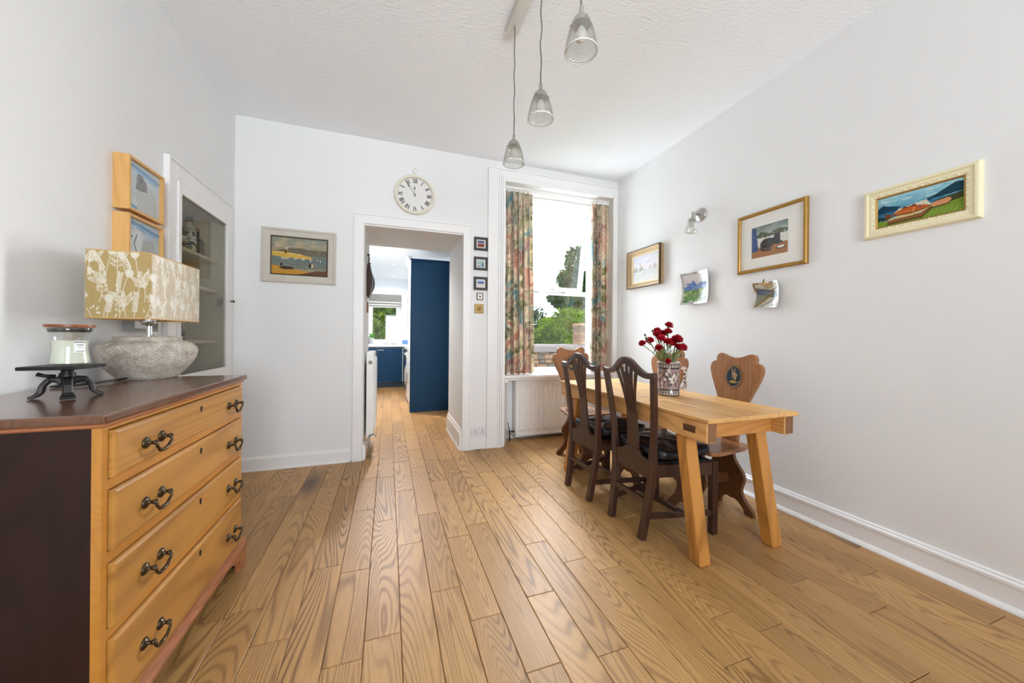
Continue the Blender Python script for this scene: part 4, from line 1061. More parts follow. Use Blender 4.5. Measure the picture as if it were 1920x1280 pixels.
ring_frame('inner_slip', W - .09, Hh - .09, [(0, 0), (0, .024), (.016, .018), (.016, 0)], plain('cream_slip', rgb(226, 208, 168), .55), p)
picture('canvas', city(), W - .118, Hh - .118, -.012, p)

def cat():
    A = Art(96, 84, (206, 206, 196), 9)
    A.band(.62, 1, (196, 204, 196), (92, 108, 104)); A.band(.2, .66, (216, 214, 202), (214, 216, 208)); A.blot(30, [(150, 164, 158), (120, 134, 128), (196, 204, 198)], v=(.78, 1), r=(.04, .12), flat=.25, al=.5)
    A.poly([(.14, .62), (.14, .72), (.28, .80), (.42, .76), (.52, .70), (.62, .76), (.8, .80), (1, .74), (1, .64), (.6, .62), (.4, .60)], (78, 88, 66))
    A.poly([(0, 0), (0, .30), (.26, .33), (.6, .34), (1, .36), (1, .0)], (160, 104, 46)); A.blot(26, [(140, 86, 36), (176, 122, 60)], v=(.0, .3), r=(.03, .08), flat=.3, al=.4)
    A.poly([(0, .2), (0, 1), (.13, .97), (.20, .22)], (52, 84, 140));
    for u in (.03, .07, .11): A.line([(u, .95), (u + .04, .24)], .012, (34, 58, 108))
    bk_ = (38, 38, 42)
    A.ell(.45, .40, .20, .165, bk_, 1, .08); A.ell(.66, .44, .15, .11, bk_); A.ell(.72, .54, .085, .10, bk_)
    A.poly([(.64, .58), (.655, .69), (.70, .62)], bk_); A.poly([(.735, .62), (.79, .68), (.80, .56)], bk_)
    A.line([(.30, .33), (.29, .24), (.36, .19), (.50, .19), (.54, .21)], .034, bk_); A.poly([(.6, .36), (.84, .40), (.88, .34), (.7, .30)], bk_)
    A.ell(.82, .20, .12, .055, (36, 34, 36)); A.ell(.82, .215, .095, .036, (234, 230, 216))
    for u, v in ((.30, .62), (.60, .68), (.9, .66)): A.poly([(u, v), (u + .015, v + .05), (u + .03, v)], (236, 234, 226))
    A.grain(.015); return A
W, Hh = .475, .428
p = on_wall('framed_print', 'right', 1.755, 1.842, 'gilt-framed print of a black cat with a wide cream mount', 'framed print')
ring_frame('frame', W, Hh, [(0, 0), (0, .020), (.006, .026), (.018, .026), (.024, .018), (.026, 0)], M['gold'], p)
MB().box(-W / 2 + .02, W / 2 - .02, -.012, 0, -Hh / 2 + .02, Hh / 2 - .02).build('mount', M['paper'], p)
q = picture('print', cat(), .250, .222, -.0128, p, thick=.0008); q.location = (-.006, 0, -.004)
MB().box(-W / 2 + .024, W / 2 - .024, -.0165, -.0155, -Hh / 2 + .024, Hh / 2 - .024).build('glazing', M['glass'], p)

def fish():
    A = Art(130, 58, (60, 120, 150), 12)
    A.band(.55, 1, (92, 150, 176), (150, 200, 210)); A.blot(36, [(206, 222, 220), (176, 206, 212), (110, 164, 190)], v=(.62, .95), r=(.06, .16), flat=.22, al=.55)
    A.poly([(0, .46), (0, .62), (.07, .74), (.16, .66), (.3, .58), (.3, .46)], (26, 60, 84)); A.poly([(.5, .55), (.7, .68), (.82, .82), (.92, .93), (1, .9), (1, .6), (.75, .6)], (30, 62, 76)); A.band(.38, .56, (40, 92, 122), (54, 118, 150)) 
    A.poly([(0, .46), (0, .62), (.07, .74), (.16, .66), (.26, .56), (.26, .46)], (26, 60, 84)); A.poly([(.58, .55), (.7, .66), (.82, .80), (.92, .92), (1, .9), (1, .62), (.8, .58)], (30, 62, 76))
    A.poly([(.6, .38), (.75, .52), (1, .60), (1, .3), (.7, .3)], (62, 66, 40)); A.poly([(0, .0), (0, .2), (.3, .16), (.6, .26), (1, .40), (1, 0)], (112, 140, 52)); A.poly([(0, .2), (0, .36), (.15, .3), (.2, .2)], (30, 60, 60))
    for u in np.linspace(.0, .95, 18): A.line([(u, 0), (u + .06, .2)], .008, (146, 170, 72))
    A.poly([(.64, .34), (.66, .44), (.84, .50), (.88, .42), (.84, .32), (.68, .30)], (200, 142, 100)); A.line([(.64, .31), (.7, .28), (.84, .31), (.885, .42)], .016, (70, 44, 30))
    A.poly([(.13, .14), (.14, .22), (.3, .28), (.66, .36), (.56, .20), (.14, .16)], (196, 176, 130)); A.poly([(.13, .05), (.13, .17), (.54, .2), (.65, .36), (.65, .28), (.55, .07)], (130, 88, 52)); A.line([(.13, .045), (.55, .06), (.66, .28)], .014, (40, 28, 24))
    A.poly([(.22, .40), (.27, .50), (.6, .60), (.66, .40), (.4, .34)], (206, 202, 178))
    A.poly([(.20, .34), (.24, .42), (.34, .48), (.46, .50), (.57, .46), (.66, .38), (.56, .31), (.40, .26), (.26, .28)], (176, 92, 40)); A.poly([(.22, .33), (.08, .42), (.11, .33), (.09, .24), (.2, .29)], (122, 62, 34))
    A.line([(.21, .31), (.4, .265), (.56, .31), (.66, .38)], .012, (70, 36, 22)); A.line([(.24, .36), (.44, .36)], .012, (206, 124, 66)); A.line([(.45, .32), (.46, .44)], .012, (226, 160, 100)); A.ell(.53, .43, .018, .035, (110, 84, 100)); A.poly([(.30, .47), (.34, .53), (.4, .50), (.46, .55), (.5, .49)], (96, 46, 28))
    A.grain(.012); return A
W, Hh = .418, .262
p = on_wall('framed_painting', 'right', 1.024, 1.830, 'painting of a fish on a board in a wide carved cream frame', 'painting')
ring_frame('frame', W, Hh, [(0, 0), (0, .012), (.006, .024), (.012, .026), (.018, .026), (.022, .020), (.034, .020), (.050, .014), (.050, 0)], M['cream'], p)
ring_frame('gilt_slip', W - .098, Hh - .098, [(0, 0), (0, .016), (.007, .010), (.007, 0)], M['gold'], p)
picture('canvas', fish(), W - .110, Hh - .110, -.008, p)
orn = MB(); rd = random.Random(2)
for k in range(34):
    t = k / 34; per = 2 * (W - .084 + Hh - .084); d = t * per; a, b = W - .084, Hh - .084
    if d < a: x, z = -a / 2 + d, -b / 2
    elif d < a + b: x, z = a / 2, -b / 2 + d - a
    elif d < 2 * a + b: x, z = a / 2 - (d - a - b), b / 2
    else: x, z = -a / 2, b / 2 - (d - 2 * a - b)
    orn.lathe([(0, -.0215), (.0035, -.0205), (.005, -.018), (.0055, -.014)], 8, (x + rd.uniform(-.002, .002), 0, z + rd.uniform(-.003, .003)), axis='Y')
orn.build('carved_ornament', M['cream'], p, smooth=True)['kind'] = 'stuff'

# two bowed enamel plaques
def plaque(name, y, z, W, Hh, A, label):
    p = on_wall(name, 'right', y, z, label, 'wall plaque', 'bowed enamel plaques')
    def f(u, v, off=0.0):
        x = (u - .5) * W; zz_ = (v - .5) * Hh
        d = .006 + .018 * (2 * abs(v - .5)) ** 2 + .014 * (2 * abs(u - .5)) ** 2
        return (x * (1 - .04 * (1 - abs(2 * v - 1))), -d - off, zz_)
    picture('enamel_face', A, W, Hh, 0, p, 'enamel', f=lambda u, v: f(u, v, .0012))
    mb = MB(); n = 17
    vs = [f(-.08 + 1.16 * i / 16, -.07 + 1.14 * j / 16) for j in range(n) for i in range(n)] + [tuple(a + b for a, b in zip(f(-.08 + 1.16 * i / 16, -.07 + 1.14 * j / 16), (0, .003, 0))) for j in range(n) for i in range(n)]
    m = n * n; fs = []
    for j in range(n - 1):
        for i in range(n - 1):
            a = j * n + i; fs += [(a, a + 1, a + n + 1, a + n), (m + a + n, m + a + n + 1, m + a + 1, m + a)]
    for i in range(n - 1):
        fs += [(i + 1, i, m + i, m + i + 1), ((n-1)*n + i, (n-1)*n + i + 1, m + (n-1)*n + i + 1, m + (n-1)*n + i), (i*n, (i+1)*n, m + (i+1)*n, m + i*n), ((i+1)*n + n-1, i*n + n-1, m + i*n + n-1, m + (i+1)*n + n-1)]
    mb.add(vs, fs); mb.build('metal_plate', M['silver'], p, smooth=True, auto=.9)
    MB().box(-.02, .02, -.007, 0, -.03, .03).build('hanger', M['nickel'], p)
    return p
A = Art(48, 52, (186, 180, 184), 4); A.band(.55, 1, (178, 174, 182), (206, 200, 200)); A.band(0, .5, (60, 92, 44), (116, 146, 82)); A.poly([(0, .44), (0, .56), (.2, .62), (.38, .80), (.55, .60), (.75, .72), (1, .62), (1, .46)], (78, 108, 158)); A.blot(20, [(120, 148, 190), (52, 76, 120)], v=(.5, .68), r=(.03, .08), flat=.5, al=.5)
A.blot(80, [(56, 88, 40), (134, 164, 96), (84, 120, 56), (166, 186, 140)], v=(.04, .42), r=(.02, .05), flat=1.5, al=.6); A.blot(10, [(214, 214, 206)], v=(.44, .5), r=(.01, .03), flat=.4); A.blot(8, [(70, 84, 72), (190, 196, 190)], v=(0, .06), r=(.03, .07), flat=.4)
plaque('enamel_plaque', 2.385, 1.578, .245, .24, A, 'bowed silver plaque with enamel blue mountain over green field')
A = Art(44, 44, (150, 150, 140), 6); A.band(0, 1, (166, 164, 150), (190, 182, 164)); A.poly([(0, .45), (0, .85), (1, .65), (1, .35)], (84, 92, 104)); A.poly([(0, .1), (0, .55), (.6, .5), (.4, .2)], (120, 122, 104)); A.poly([(.3, .98), (.4, .75), (.75, .8), (.8, 1)], (170, 150, 118)); A.line([(.02, .02), (.5, .4), (1, .86)], .05, (112, 88, 46)); A.line([(.1, .04), (.6, .42)], .02, (168, 140, 84)); A.poly([(.3, 0), (1, .44), (1, 0)], (206, 206, 202)); A.line([(.3, .02), (.7, .2), (1, .42)], .016, (58, 58, 60)); A.blot(14, [(190, 190, 184), (110, 116, 124)], r=(.04, .1), flat=.4, al=.35)
pq = plaque('enamel_plaque', 1.769, 1.452, .150, .158, A, 'smaller bowed plaque with brown diagonal stripe, below the cat print')
MB().tube([(-.006, -.045, .085), (-.006, -.046, .100), (.004, -.05, .106)], .005, 8).build('clip', M['brassb'], pq, smooth=True)

# left wall: two deep box frames and a small grey one
def bird(k):
    A = Art(56, 56, (206, 212, 212), 30 + k)
    A.band(0, 1, (204, 208, 206), (190, 206, 218)); A.blot(20, [(214, 216, 212), (186, 198, 204)], r=(.06, .14), flat=.6, al=.4)
    A.line([(0, .92), (.4, .90), (1, .84)], .035, (110, 158, 200)); A.line([(.3, .84), (.9, .78)], .02, (140, 180, 210))
    if k == 0:
        A.line([(0, .1), (.3, .06), (.6, .03)], .03, (96, 160, 206)); A.poly([(.3, 0), (.28, .4), (.34, .62), (.55, .68), (.78, .6), (.95, .3), (.9, 0)], (188, 192, 190)); A.poly([(.26, .48), (.30, .80), (.44, .82), (.58, .70), (.6, .52), (.4, .47)], (128, 130, 128)); A.ell(.40, .68, .05, .05, (96, 98, 98)); A.line([(.26, .48), (.6, .52)], .012, (98, 100, 100))
    else:
        A.ell(.3, .5, .28, .3, (214, 220, 220)); A.line([(.3, .3), (.22, .5), (.3, .68)], .012, (70, 88, 110)); A.ell(.15, .62, .02, .025, (60, 90, 130)); A.poly([(.4, .3), (.5, .62), (.8, .66), (.95, .4), (.8, .2)], (190, 194, 190)); A.line([(0, .15), (.2, .1)], .03, (90, 140, 190))
    A.grain(.015); return A
for k, (z, lab_) in enumerate(((1.858, 'deep beech box frame with a grey bird picture, the upper of two'), (1.585, 'deep beech box frame with a pale bird picture, partly hidden by the lampshade'))):
    W = Hh = .262 if k == 0 else .262; D = .060
    p = on_wall('box_frame', 'left', 2.296, z, lab_, 'framed picture', 'beech box frames')
    ring_frame('frame', .276, .256, [(0, 0), (0, D), (.013, D), (.013, 0)], M['beech'], p)
    MB().box(-.126, .126, -D + .018, 0, -.116, .116).build('backing', M['paper'], p)
    picture('picture', bird(k), .250, .230, -D + .0165, p, thick=.001)
    MB().box(-.125, .125, -D + .006, -D + .008, -.115, .115).build('glazing', M['glass'], p)
A = Art(40, 40, (232, 230, 228), 41)
for k in range(14): A.line([(.55, .35), (.55 + .28 * cos(k * .45), .60 + .25 * sin(k * .45))], .012, (196, 120, 130), .8)
p = on_wall('small_framed_print', 'left', 2.33, 1.205, 'small grey-framed print showing below the lampshade', 'framed print')
ring_frame('frame', .20, .105 * 2, [(0, 0), (0, .040), (.012, .040), (.014, .030), (.014, 0)], plain('grey_frame', rgb(142, 142, 140), .5), p)
picture('print', A, .172, .182, -.012, p, thick=.002)
p.location.z = 1.262

# ================================================================== CLOCK
ck = on_wall('wall_clock', 'back', .229, 2.488, 'round cream wall clock with roman numerals above the doorway', 'clock')
RC = .190
MB().lathe([(RC - .012, 0), (RC - .002, -.006), (RC, -.018), (RC - .004, -.030), (RC - .012, -.037), (RC - .022, -.038), (RC - .028, -.032), (RC - .030, -.020), (RC - .030, 0)], 72, axis='Y', cap0=False, cap1=False).build('case', plain('cream_enamel', rgb(224, 220, 204), .35), ck, smooth=True, auto=1.0)
MB().lathe([(0, -.001), (RC - .015, -.001), (RC - .015, -.012), (0, -.012)], 64, axis='Y').build('face', plain('clock_face', rgb(232, 231, 227), .5), ck)
NUM = {1: 'I', 2: 'II', 3: 'III', 4: 'IIII', 5: 'V', 6: 'VI', 7: 'VII', 8: 'VIII', 9: 'IX', 10: 'X', 11: 'XI', 12: 'XII'}
inkm = plain('black_ink', rgb(52, 52, 54), .5)
def stroke(mb, x0, z0, x1, z1, w):
    d = Vector((x1 - x0, 0, z1 - z0)).normalized(); n = Vector((d.z, 0, -d.x)) * w / 2; a = Vector((x0, 0, z0)); b = Vector((x1, 0, z1))
    o = Vector((0, -.0121, 0)); q = Vector((0, -.0132, 0))
    mb.hexa([a - n + o, b - n + o, b + n + o, a + n + o], [a - n + q, b - n + q, b + n + q, a + n + q])
for h_, s_ in NUM.items():
    mb = MB(); th = math.radians(90 - 30 * h_); hh, thick, thin = .041, .0075, .003
    wdt = {'I': .0105, 'V': .022, 'X': .022}; tot = sum(wdt[c] for c in s_); x = -tot / 2
    for c in s_:
        w = wdt[c]
        if c == 'I': stroke(mb, x + w / 2, -hh / 2, x + w / 2, hh / 2, thick)
        elif c == 'V': stroke(mb, x + .003, hh / 2, x + w / 2, -hh / 2, thick); stroke(mb, x + w - .003, hh / 2, x + w / 2, -hh / 2, thin)
        else: stroke(mb, x + .003, hh / 2, x + w - .003, -hh / 2, thick); stroke(mb, x + w - .003, hh / 2, x + .003, -hh / 2, thin)
        x += w
    tf = Matrix.Translation((.133 * cos(th), 0, .133 * sin(th))) @ Matrix.Rotation(-(th - PI / 2), 4, 'Y')
    mb.build('numeral', inkm, ck, tf=tf)
mt = MB()
for k in range(60):
    a = 2 * PI * k / 60; mt.box(-.0008, .0008, -.0128, -.0121, .155, .160 if k % 5 else .162); 
    for i in range(8): v = mt.v[-8 + i]; mt.v[-8 + i] = (v[0] * cos(a) + v[2] * sin(a), v[1], -v[0] * sin(a) + v[2] * cos(a))
mt.build('minute_track', inkm, ck)
def hand(name, ang, ln, spade):
    mb = MB(); stroke(mb, 0, -.018, 0, ln, .0028); n = 10
    mb.prism([(0, spade - .02), (.0065, spade - .004), (.004, spade + .008), (0, spade + .026), (-.004, spade + .008), (-.0065, spade - .004)], 'XZ', -.0165, -.0150)
    mb.build(name, M['black'], ck, tf=Matrix.Translation((0, -.002, 0)) @ Matrix.Rotation(ang, 4, 'Y'))
hand('hour_hand', math.radians(-3), .085, .062); hand('minute_hand', math.radians(-35), .140, .100)
MB().lathe([(0, -.012), (.007, -.012), (.007, -.020), (0, -.021)], 20, axis='Y').build('hub', M['black'], ck)
MB().lathe([(0, -.003), (RC - .028, -.003), (RC - .028, -.0005), (0, -.0005)], 48, (0, -.026, 0), axis='Y').build('glazing', M['glass'], ck)
MB().tube([(.022 * sin(t), -.012, RC + .040 + .022 * cos(t)) for t in np.linspace(0, 2 * PI, 25)], .0032, 8).tube([(0, -.012, RC - .008), (0, -.012, RC + .020)], .005, 8).build('hanging_ring', bpy.data.materials['cream_enamel'], ck, smooth=True)

# ================================================================== SWITCHES AND SOCKET
p = on_wall('light_switch', 'back', .876, 1.549, 'small square light switch below the three prints', 'switch')
MB().box(-.034, .034, -.008, 0, -.037, .037).build('plate', M['goldd'], p, bevel=0.003)
MB().box(-.024, .024, -.010, -.007, -.028, .028).build('insert', M['plastic'], p, bevel=0.002)
MB().hexa([(-.007, -.010, -.012), (.007, -.010, -.012), (.007, -.009, -.012), (-.007, -.009, -.012)], [(-.006, -.018, .004), (.006, -.018, .004), (.006, -.009, .008), (-.006, -.009, .008)]).build('rocker', M['black'], p)
p = on_wall('dimmer_switch', 'back', .868, 1.424, 'square brass dimmer switch with round knob', 'switch')
MB().box(-.047, .047, -.007, 0, -.047, .047).build('plate', M['brassb'], p, bevel=0.003)
MB().lathe([(0, -.007), (.018, -.007), (.017, -.020), (.012, -.024), (0, -.024)], 24, axis='Y').build('knob', M['brassb'], p, smooth=True, auto=.7)
p = on_wall('double_socket', 'back', .875, .178, 'white double power socket low on the pier by the window', 'socket')
MB().box(-.078, .078, -.011, 0, -.046, .046).build('plate', plain('grey_white_plastic', rgb(220, 220, 222), .4), p, bevel=0.004)
for s in (-1, 1):
    hb = MB().box(s * .036 - .003, s * .036 + .003, -.0116, -.0105, .000, .013)
    for q in (-1, 1): hb.box(s * .036 + q * .012 - .004, s * .036 + q * .012 + .004, -.0116, -.0105, -.018, -.012)
    hb.build('pin_holes', M['black'], p)
    MB().box(s * .012 - .006, s * .012 + .006, -.0145, -.011, .012, .030).build('rocker', M['plastic'], p, bevel=0.002)

# ================================================================== RADIATORS
def radiator(name, loc, rz, W, Hh, label, pitch=.050, D=.075):
    r_ = empty(name, loc, rz, label, 'radiator')
    mb = MB(); n = int(W / pitch)
    # fluted front pressing
    x0 = -W / 2 + .03; prof_ = []
    xs_ = []
    for k in range(n - 1):
        a = x0 + k * pitch
        xs_ += [(a, 0), (a + .014, -.016), (a + .032, -.016), (a + .046, 0)]
    Rr = []
    def row(z, s): return [(x, y * s, z) for x, y in [(-W / 2, 0)] + xs_ + [(W / 2, 0)]]
    rows = [row(0, 0), row(.045, 0), row(.07, 1), row(Hh - .07, 1), row(Hh - .045, 0), row(Hh, 0)]
    m = len(rows[0]); vs = [p for q in rows for p in q]
    fs = [(j*m+i, j*m+i+1, (j+1)*m+i+1, (j+1)*m+i) for j in range(5) for i in range(m - 1)]
    mb.add(vs, fs); mb.build('front_panel', M['rad'], r_)
    MB().box(-W / 2, W / 2, .001, .012, 0, Hh).build('panel_back', M['rad'], r_)
    MB().box(-W / 2, W / 2, D - .012, D, 0, Hh).build('rear_panel', M['rad'], r_)
    for s in (-1, 1): MB().box(s * W / 2 - .004, s * W / 2 + .004, .0, D, .012, Hh + .006).build('side_cover', M['rad'], r_, bevel=0.002)
    g = MB().box(-W / 2, W / 2, 0, .006, Hh, Hh + .006).box(-W / 2, W / 2, D - .006, D, Hh, Hh + .006)
    k = -W / 2 + .03
    while k < W / 2 - .03: g.box(k, k + .012, .006, D - .006, Hh + .001, Hh + .005); k += .026
    g.build('top_grille', M['rad'], r_)
    f_ = MB()
    for k in range(n): f_.box(-W / 2 + .02 + k * pitch, -W / 2 + .022 + k * pitch, .012, D - .012, .02, Hh - .02)
    f_.build('convector_fins', M['rad'], r_)
    return r_
rd1 = radiator('radiator', (1.80, 3.655, .055), 0, .95, .615, 'white fluted radiator under the curtained window')
v_ = MB().tube([(-.475, .035, .045), (-.52, .035, .045), (-.535, .035, .04), (-.535, .035, -.054)], .008, 10); v_.build('pipe', M['brass'], rd1, smooth=True)
MB().tube([(-.535, .035, .03), (-.545, .010, .055), (-.553, .0, .085), (-.572, -.01, .16)], [.007, .008, .005, .004], 8).build('valve', M['black'], rd1, smooth=True)
MB().lathe([(0, -.014), (.012, -.014), (.014, 0), (.012, .014), (0, .014)], 12, (-.535, .035, .04)).build('valve_body', M['nickel'], rd1, smooth=True)
MB().tube([(-.535, .03, .03), (-.50, .0, .005), (-.478, -.01, -.022)], .004, 8).build('cable', M['black'], rd1, smooth=True)
for s in (-.3, .3): MB().box(s - .01, s + .01, .075, .12, .1, .5).build('bracket', M['rad'], rd1)
rd2 = radiator('kitchen_radiator', (DX0 + .084, 3.94, .17), PI / 2, .60, .80, 'white radiator on the left side inside the doorway', D=.065)
MB().lathe([(0, -.018), (.016, -.018), (.018, 0), (.016, .018), (0, .018)], 14, (-.325, .03, .72), axis='X').build('bleed_plug', M['nickel'], rd2, smooth=True)
MB().tube([(-.30, .03, .03), (-.345, .03, .03), (-.35, .03, -.02), (-.35, .03, -.17)], .008, 10).tube([(-.35, .03, .03), (-.36, -.004, .05), (-.375, -.03, .03)], .007, 8).build('valve', M['nickel'], rd2, smooth=True)

# ================================================================== CURTAINS
def _curtain():
    t = NT('printed_curtain'); uv = t.N('UVMap'); 
    mp = t.N('Mapping'); t.set(mp, 'Vector', uv.outputs[0]); mp.inputs['Scale'].default_value = (1, 1, 1)
    v = mp.outputs[0]
    n1 = t.noise(v, 5.5, 3, .55, .8, 1)
    sx_ = t.N('SeparateXYZ', {0: n1})
    base = t.ramp(t.noise(v, 3.4, 3, .6, 1.6), [(.32, rgb(132, 130, 104)), (.42, rgb(190, 182, 154)), (.50, rgb(224, 216, 198)), (.57, rgb(214, 188, 170)), (.64, rgb(196, 150, 138)), (.72, rgb(186, 178, 146))])
    bl = t.ramp(t.noise(v, 2.8, 2, .5, 1.2), [(.58, (0, 0, 0, 1)), (.66, (1, 1, 1, 1))])
    c = t.mix(bl, base, rgb(140, 178, 182))
    gr = t.ramp(t.noise(v, 4.2, 2, .5, 2.2), [(.60, (0, 0, 0, 1)), (.66, (1, 1, 1, 1))])
    c = t.mix(t.math('MULTIPLY', gr, .8), c, rgb(128, 128, 80))
    w = t.N('TexWave', {'Vector': v, 'Scale': 14, 'Distortion': 8.0, 'Detail': 2, 'Detail Scale': 1.0}).outputs[1]
    wm = t.math('MULTIPLY', t.ramp(w, [(.62, (0, 0, 0, 1)), (.75, (1, 1, 1, 1))]), t.ramp(t.noise(v, 2.6, 2, .5, .5), [(.50, (0, 0, 0, 1)), (.56, (1, 1, 1, 1))]))
    c = t.mix(t.math('MULTIPLY', wm, .6), c, rgb(84, 84, 92))
    cr = t.ramp(t.noise(v, 5.0, 2, .5, 1.8), [(.62, (0, 0, 0, 1)), (.68, (1, 1, 1, 1))])
    c = t.mix(t.math('MULTIPLY', cr, .7), c, rgb(236, 226, 206))
    df = t.N('BsdfDiffuse', {'Color': c}); tl_ = t.N('BsdfTranslucent', {'Color': c}); mx = t.N('MixShader', {0: .30, 1: df.outputs[0], 2: tl_.outputs[0]})
    t.t.links.new(mx.outputs[0], t.out.inputs[0]); return t.m
M['curtain'] = _curtain()
def curtain(label, xa, xb, xa2, xb2, folds, seed, y0=3.63):
    """xa..xb at the heading, xa2..xb2 at the hem"""
    rd = random.Random(seed); NU, NVv = 150, 60; z0, z1 = .738, 2.71
    ph = [rd.uniform(-.5, .5) for _ in range(8)]
    vs, fs, uvs = [], [], []
    for j in range(NVv + 1):
        v = j / NVv; z = z0 + (z1 - z0) * v; e = (1 - v)
        for i in range(NU + 1):
            u = i / NU
            x = (xa + (xb - xa) * u) * v + (xa2 + (xb2 - xa2) * u) * e
            uu = u + .012 * sin(u * 19 + ph[0]) + .01 * e * sin(u * 11 + ph[1])
            amp = (.030 + .022 * e) * (.8 + .3 * sin(u * 7 + ph[2]))
            if v > .955: amp *= .55
            y = y0 - amp * sin(2 * PI * folds * uu + ph[3]) + .008 * sin(2 * PI * folds * 2.3 * uu + ph[4] + v * 2)
            x += .010 * cos(2 * PI * folds * uu + ph[3]) * 1.0
            vs.append((x, y, z)); uvs.append((u * (folds * .13), z * 1.0 + seed * 3.1))
    n = NU + 1
    fs = [(j*n+i, j*n+i+1, (j+1)*n+i+1, (j+1)*n+i) for j in range(NVv) for i in range(NU)]
    e_ = empty('curtain', ((xa2 + xb2) / 2, y0, z0), 0, label, 'curtain', 'printed window curtains')
    off = Vector(e_.location)
    me = bpy.data.meshes.new('drape'); me.from_pydata([tuple(Vector(p) - off) for p in vs], [], fs)
    ul = me.uv_layers.new(name='UVMap'); idx = np.empty(len(me.loops), np.int32); me.loops.foreach_get('vertex_index', idx)
    ul.data.foreach_set('uv', np.array(uvs, np.float32)[idx].ravel())
    me.polygons.foreach_set('use_smooth', [True] * len(me.polygons)); me.materials.append(M['curtain'])
    o = link(bpy.data.objects.new('drape', me), e_)
    sd = o.modifiers.new('thickness', 'SOLIDIFY'); sd.thickness = .003
    for k in range(int(folds) + 1):
        x = xa + (xb - xa) * (k + .3) / (folds + 1) - off.x
        MB().box(x, x + .012, -.010, .010, z1 - z0 - .004, z1 - z0 + .022).build('heading_hook', M['plastic'], e_)
curtain('printed floral curtain on the left side of the window', 1.175, 1.475, 1.175, 1.520, 5, 2)
curtain('printed floral curtain on the right side of the window, beside the wall', 2.215, 2.462, 2.200, 2.474, 4, 5, 3.615)
tk = thing('curtain_track', MB().box(1.17, 2.462, 3.605, 3.655, 2.730, 2.755).box(1.17, 2.462, 3.622, 3.638, 2.722, 2.730), M['plastic'], 'white curtain track fixed under the window head', 'curtain track', bevel=0.002)
# ================================================================== WALL CUPBOARD WITH GLAZED DOOR
cu = empty('wall_cupboard', (XL, 3.02, .8), 0, 'white built-in wall cupboard with a tall glazed door behind the lamp', 'cupboard')
def K(x0, x1, y0, y1, z0, z1): return (x0 - XL, x1 - XL, y0 - 3.02, y1 - 3.02, z0 - .8, z1 - .8)
fm = MB().box(*K(XL, XL + .022, 2.555, 2.640, .70, 2.155)).box(*K(XL, XL + .022, 3.410, 3.428, .70, 2.155)).box(*K(XL, XL + .022, 2.640, 3.410, 2.060, 2.155)).box(*K(XL, XL + .03, 2.545, 2.560, .70, 2.165)).box(*K(XL, XL + .03, 2.560, 3.430, 2.152, 2.165)).box(*K(XL, XL + .022, 2.640, 3.410, .70, .80))
fm.build('surround', M['trim'], cu, bevel=0.002)
M['inner'] = plain('cupboard_lining', rgb(206, 200, 184), .6)
MB().box(*K(XL - .285, XL - .275, CY0 + .001, CY1 - .001, CZ0, CZ1)).box(*K(XL - .275, XL - .001, CY0 + .001, CY0 + .008, CZ0, CZ1)).box(*K(XL - .275, XL - .001, CY1 - .008, CY1 - .001, CZ0, CZ1)).box(*K(XL - .275, XL - .001, CY0 + .008, CY1 - .008, CZ0, CZ0 + .008)).box(*K(XL - .275, XL - .001, CY0 + .008, CY1 - .008, CZ1 - .008, CZ1)).build('lining', M['inner'], cu)
SHZ = (1.688, 1.462, 1.078)
for z in SHZ: MB().box(*K(XL - .27, XL - .045, CY0 + .010, CY1 - .030, z, z + .022)).build('shelf', plain('shelf_paint', rgb(232, 228, 216), .5) if z == SHZ[0] else bpy.data.materials['shelf_paint'], cu, bevel=0.005)
dj = MB().box(*K(XL + .002, XL + .030, 2.642, 2.680, .805, 2.056)).box(*K(XL + .002, XL + .030, 3.322, 3.408, .805, 2.056)).box(*K(XL + .002, XL + .030, 2.680, 3.322, 1.988, 2.056)).box(*K(XL + .002, XL + .030, 2.680, 3.322, .805, .895))
cd = dj.build('door', M['trim'], cu, bevel=0.003)
MB().box(*K(XL + .012, XL + .016, 2.680, 3.322, .895, 1.988)).build('glass_pane', M['smoke'], cd)
MB().lathe([(0, 0), (.006, 0), (.005, .012), (.010, .018), (.010, .024), (0, .027)], 14, (.030, 3.385 - 3.02, 1.405 - .8), axis='X').build('knob', M['brass'], cd, smooth=True)
MB().box(*K(XL - .03, XL + .001, 3.30, 3.318, 1.36, 1.42)).build('catch', M['nickel'], cd)
def bottle(loc, prof, glassm, label, capm=None, cap=None, lab_=None, liquid=None):
    b = empty('bottle', loc, 0, label, 'bottle', 'bottles in the wall cupboard')
    MB().lathe(prof, 28).build('bottle_body', glassm, b, smooth=True, auto=.9)
    if cap: MB().lathe(cap, 24).build('stopper', capm, b, smooth=True, auto=.7)
    if lab_:
        z0, z1, r_, art = lab_
        picture('label', art, 1, 1, 0, b, f=lambda u, v: (r_ * cos(math.radians(-100 + 150 * u)), r_ * sin(math.radians(-100 + 150 * u)), z0 + (z1 - z0) * v))
    return b
M['gin'] = plain('pale_bottle', rgb(196, 200, 196), .12); M['darkb'] = plain('dark_bottle', rgb(38, 32, 30), .12); M['brownb'] = plain('brown_bottle', rgb(70, 50, 36), .15)
A = Art(40, 40, (206, 214, 220), 50); A.blot(40, [(60, 90, 140), (90, 120, 160), (230, 232, 230), (60, 70, 100)], r=(.04, .12), al=.8); A.line([(.1, .3), (.9, .3)], .03, (60, 70, 100)); A.line([(.25, .5), (.75, .5)], .05, (238, 238, 236))
zs1 = SHZ[0] + .0222
bottle((-1.315, 3.075, zs1), [(.0, 0), (.038, 0), (.041, .008), (.041, .150), (.036, .172), (.018, .192), (.017, .215), (0, .215)], M['gin'], 'clear spirit bottle with blue label and black cap on the top cupboard shelf', M['black'], [(0, .212), (.021, .212), (.021, .245), (0, .247)], (.02, .14, .0418, A))
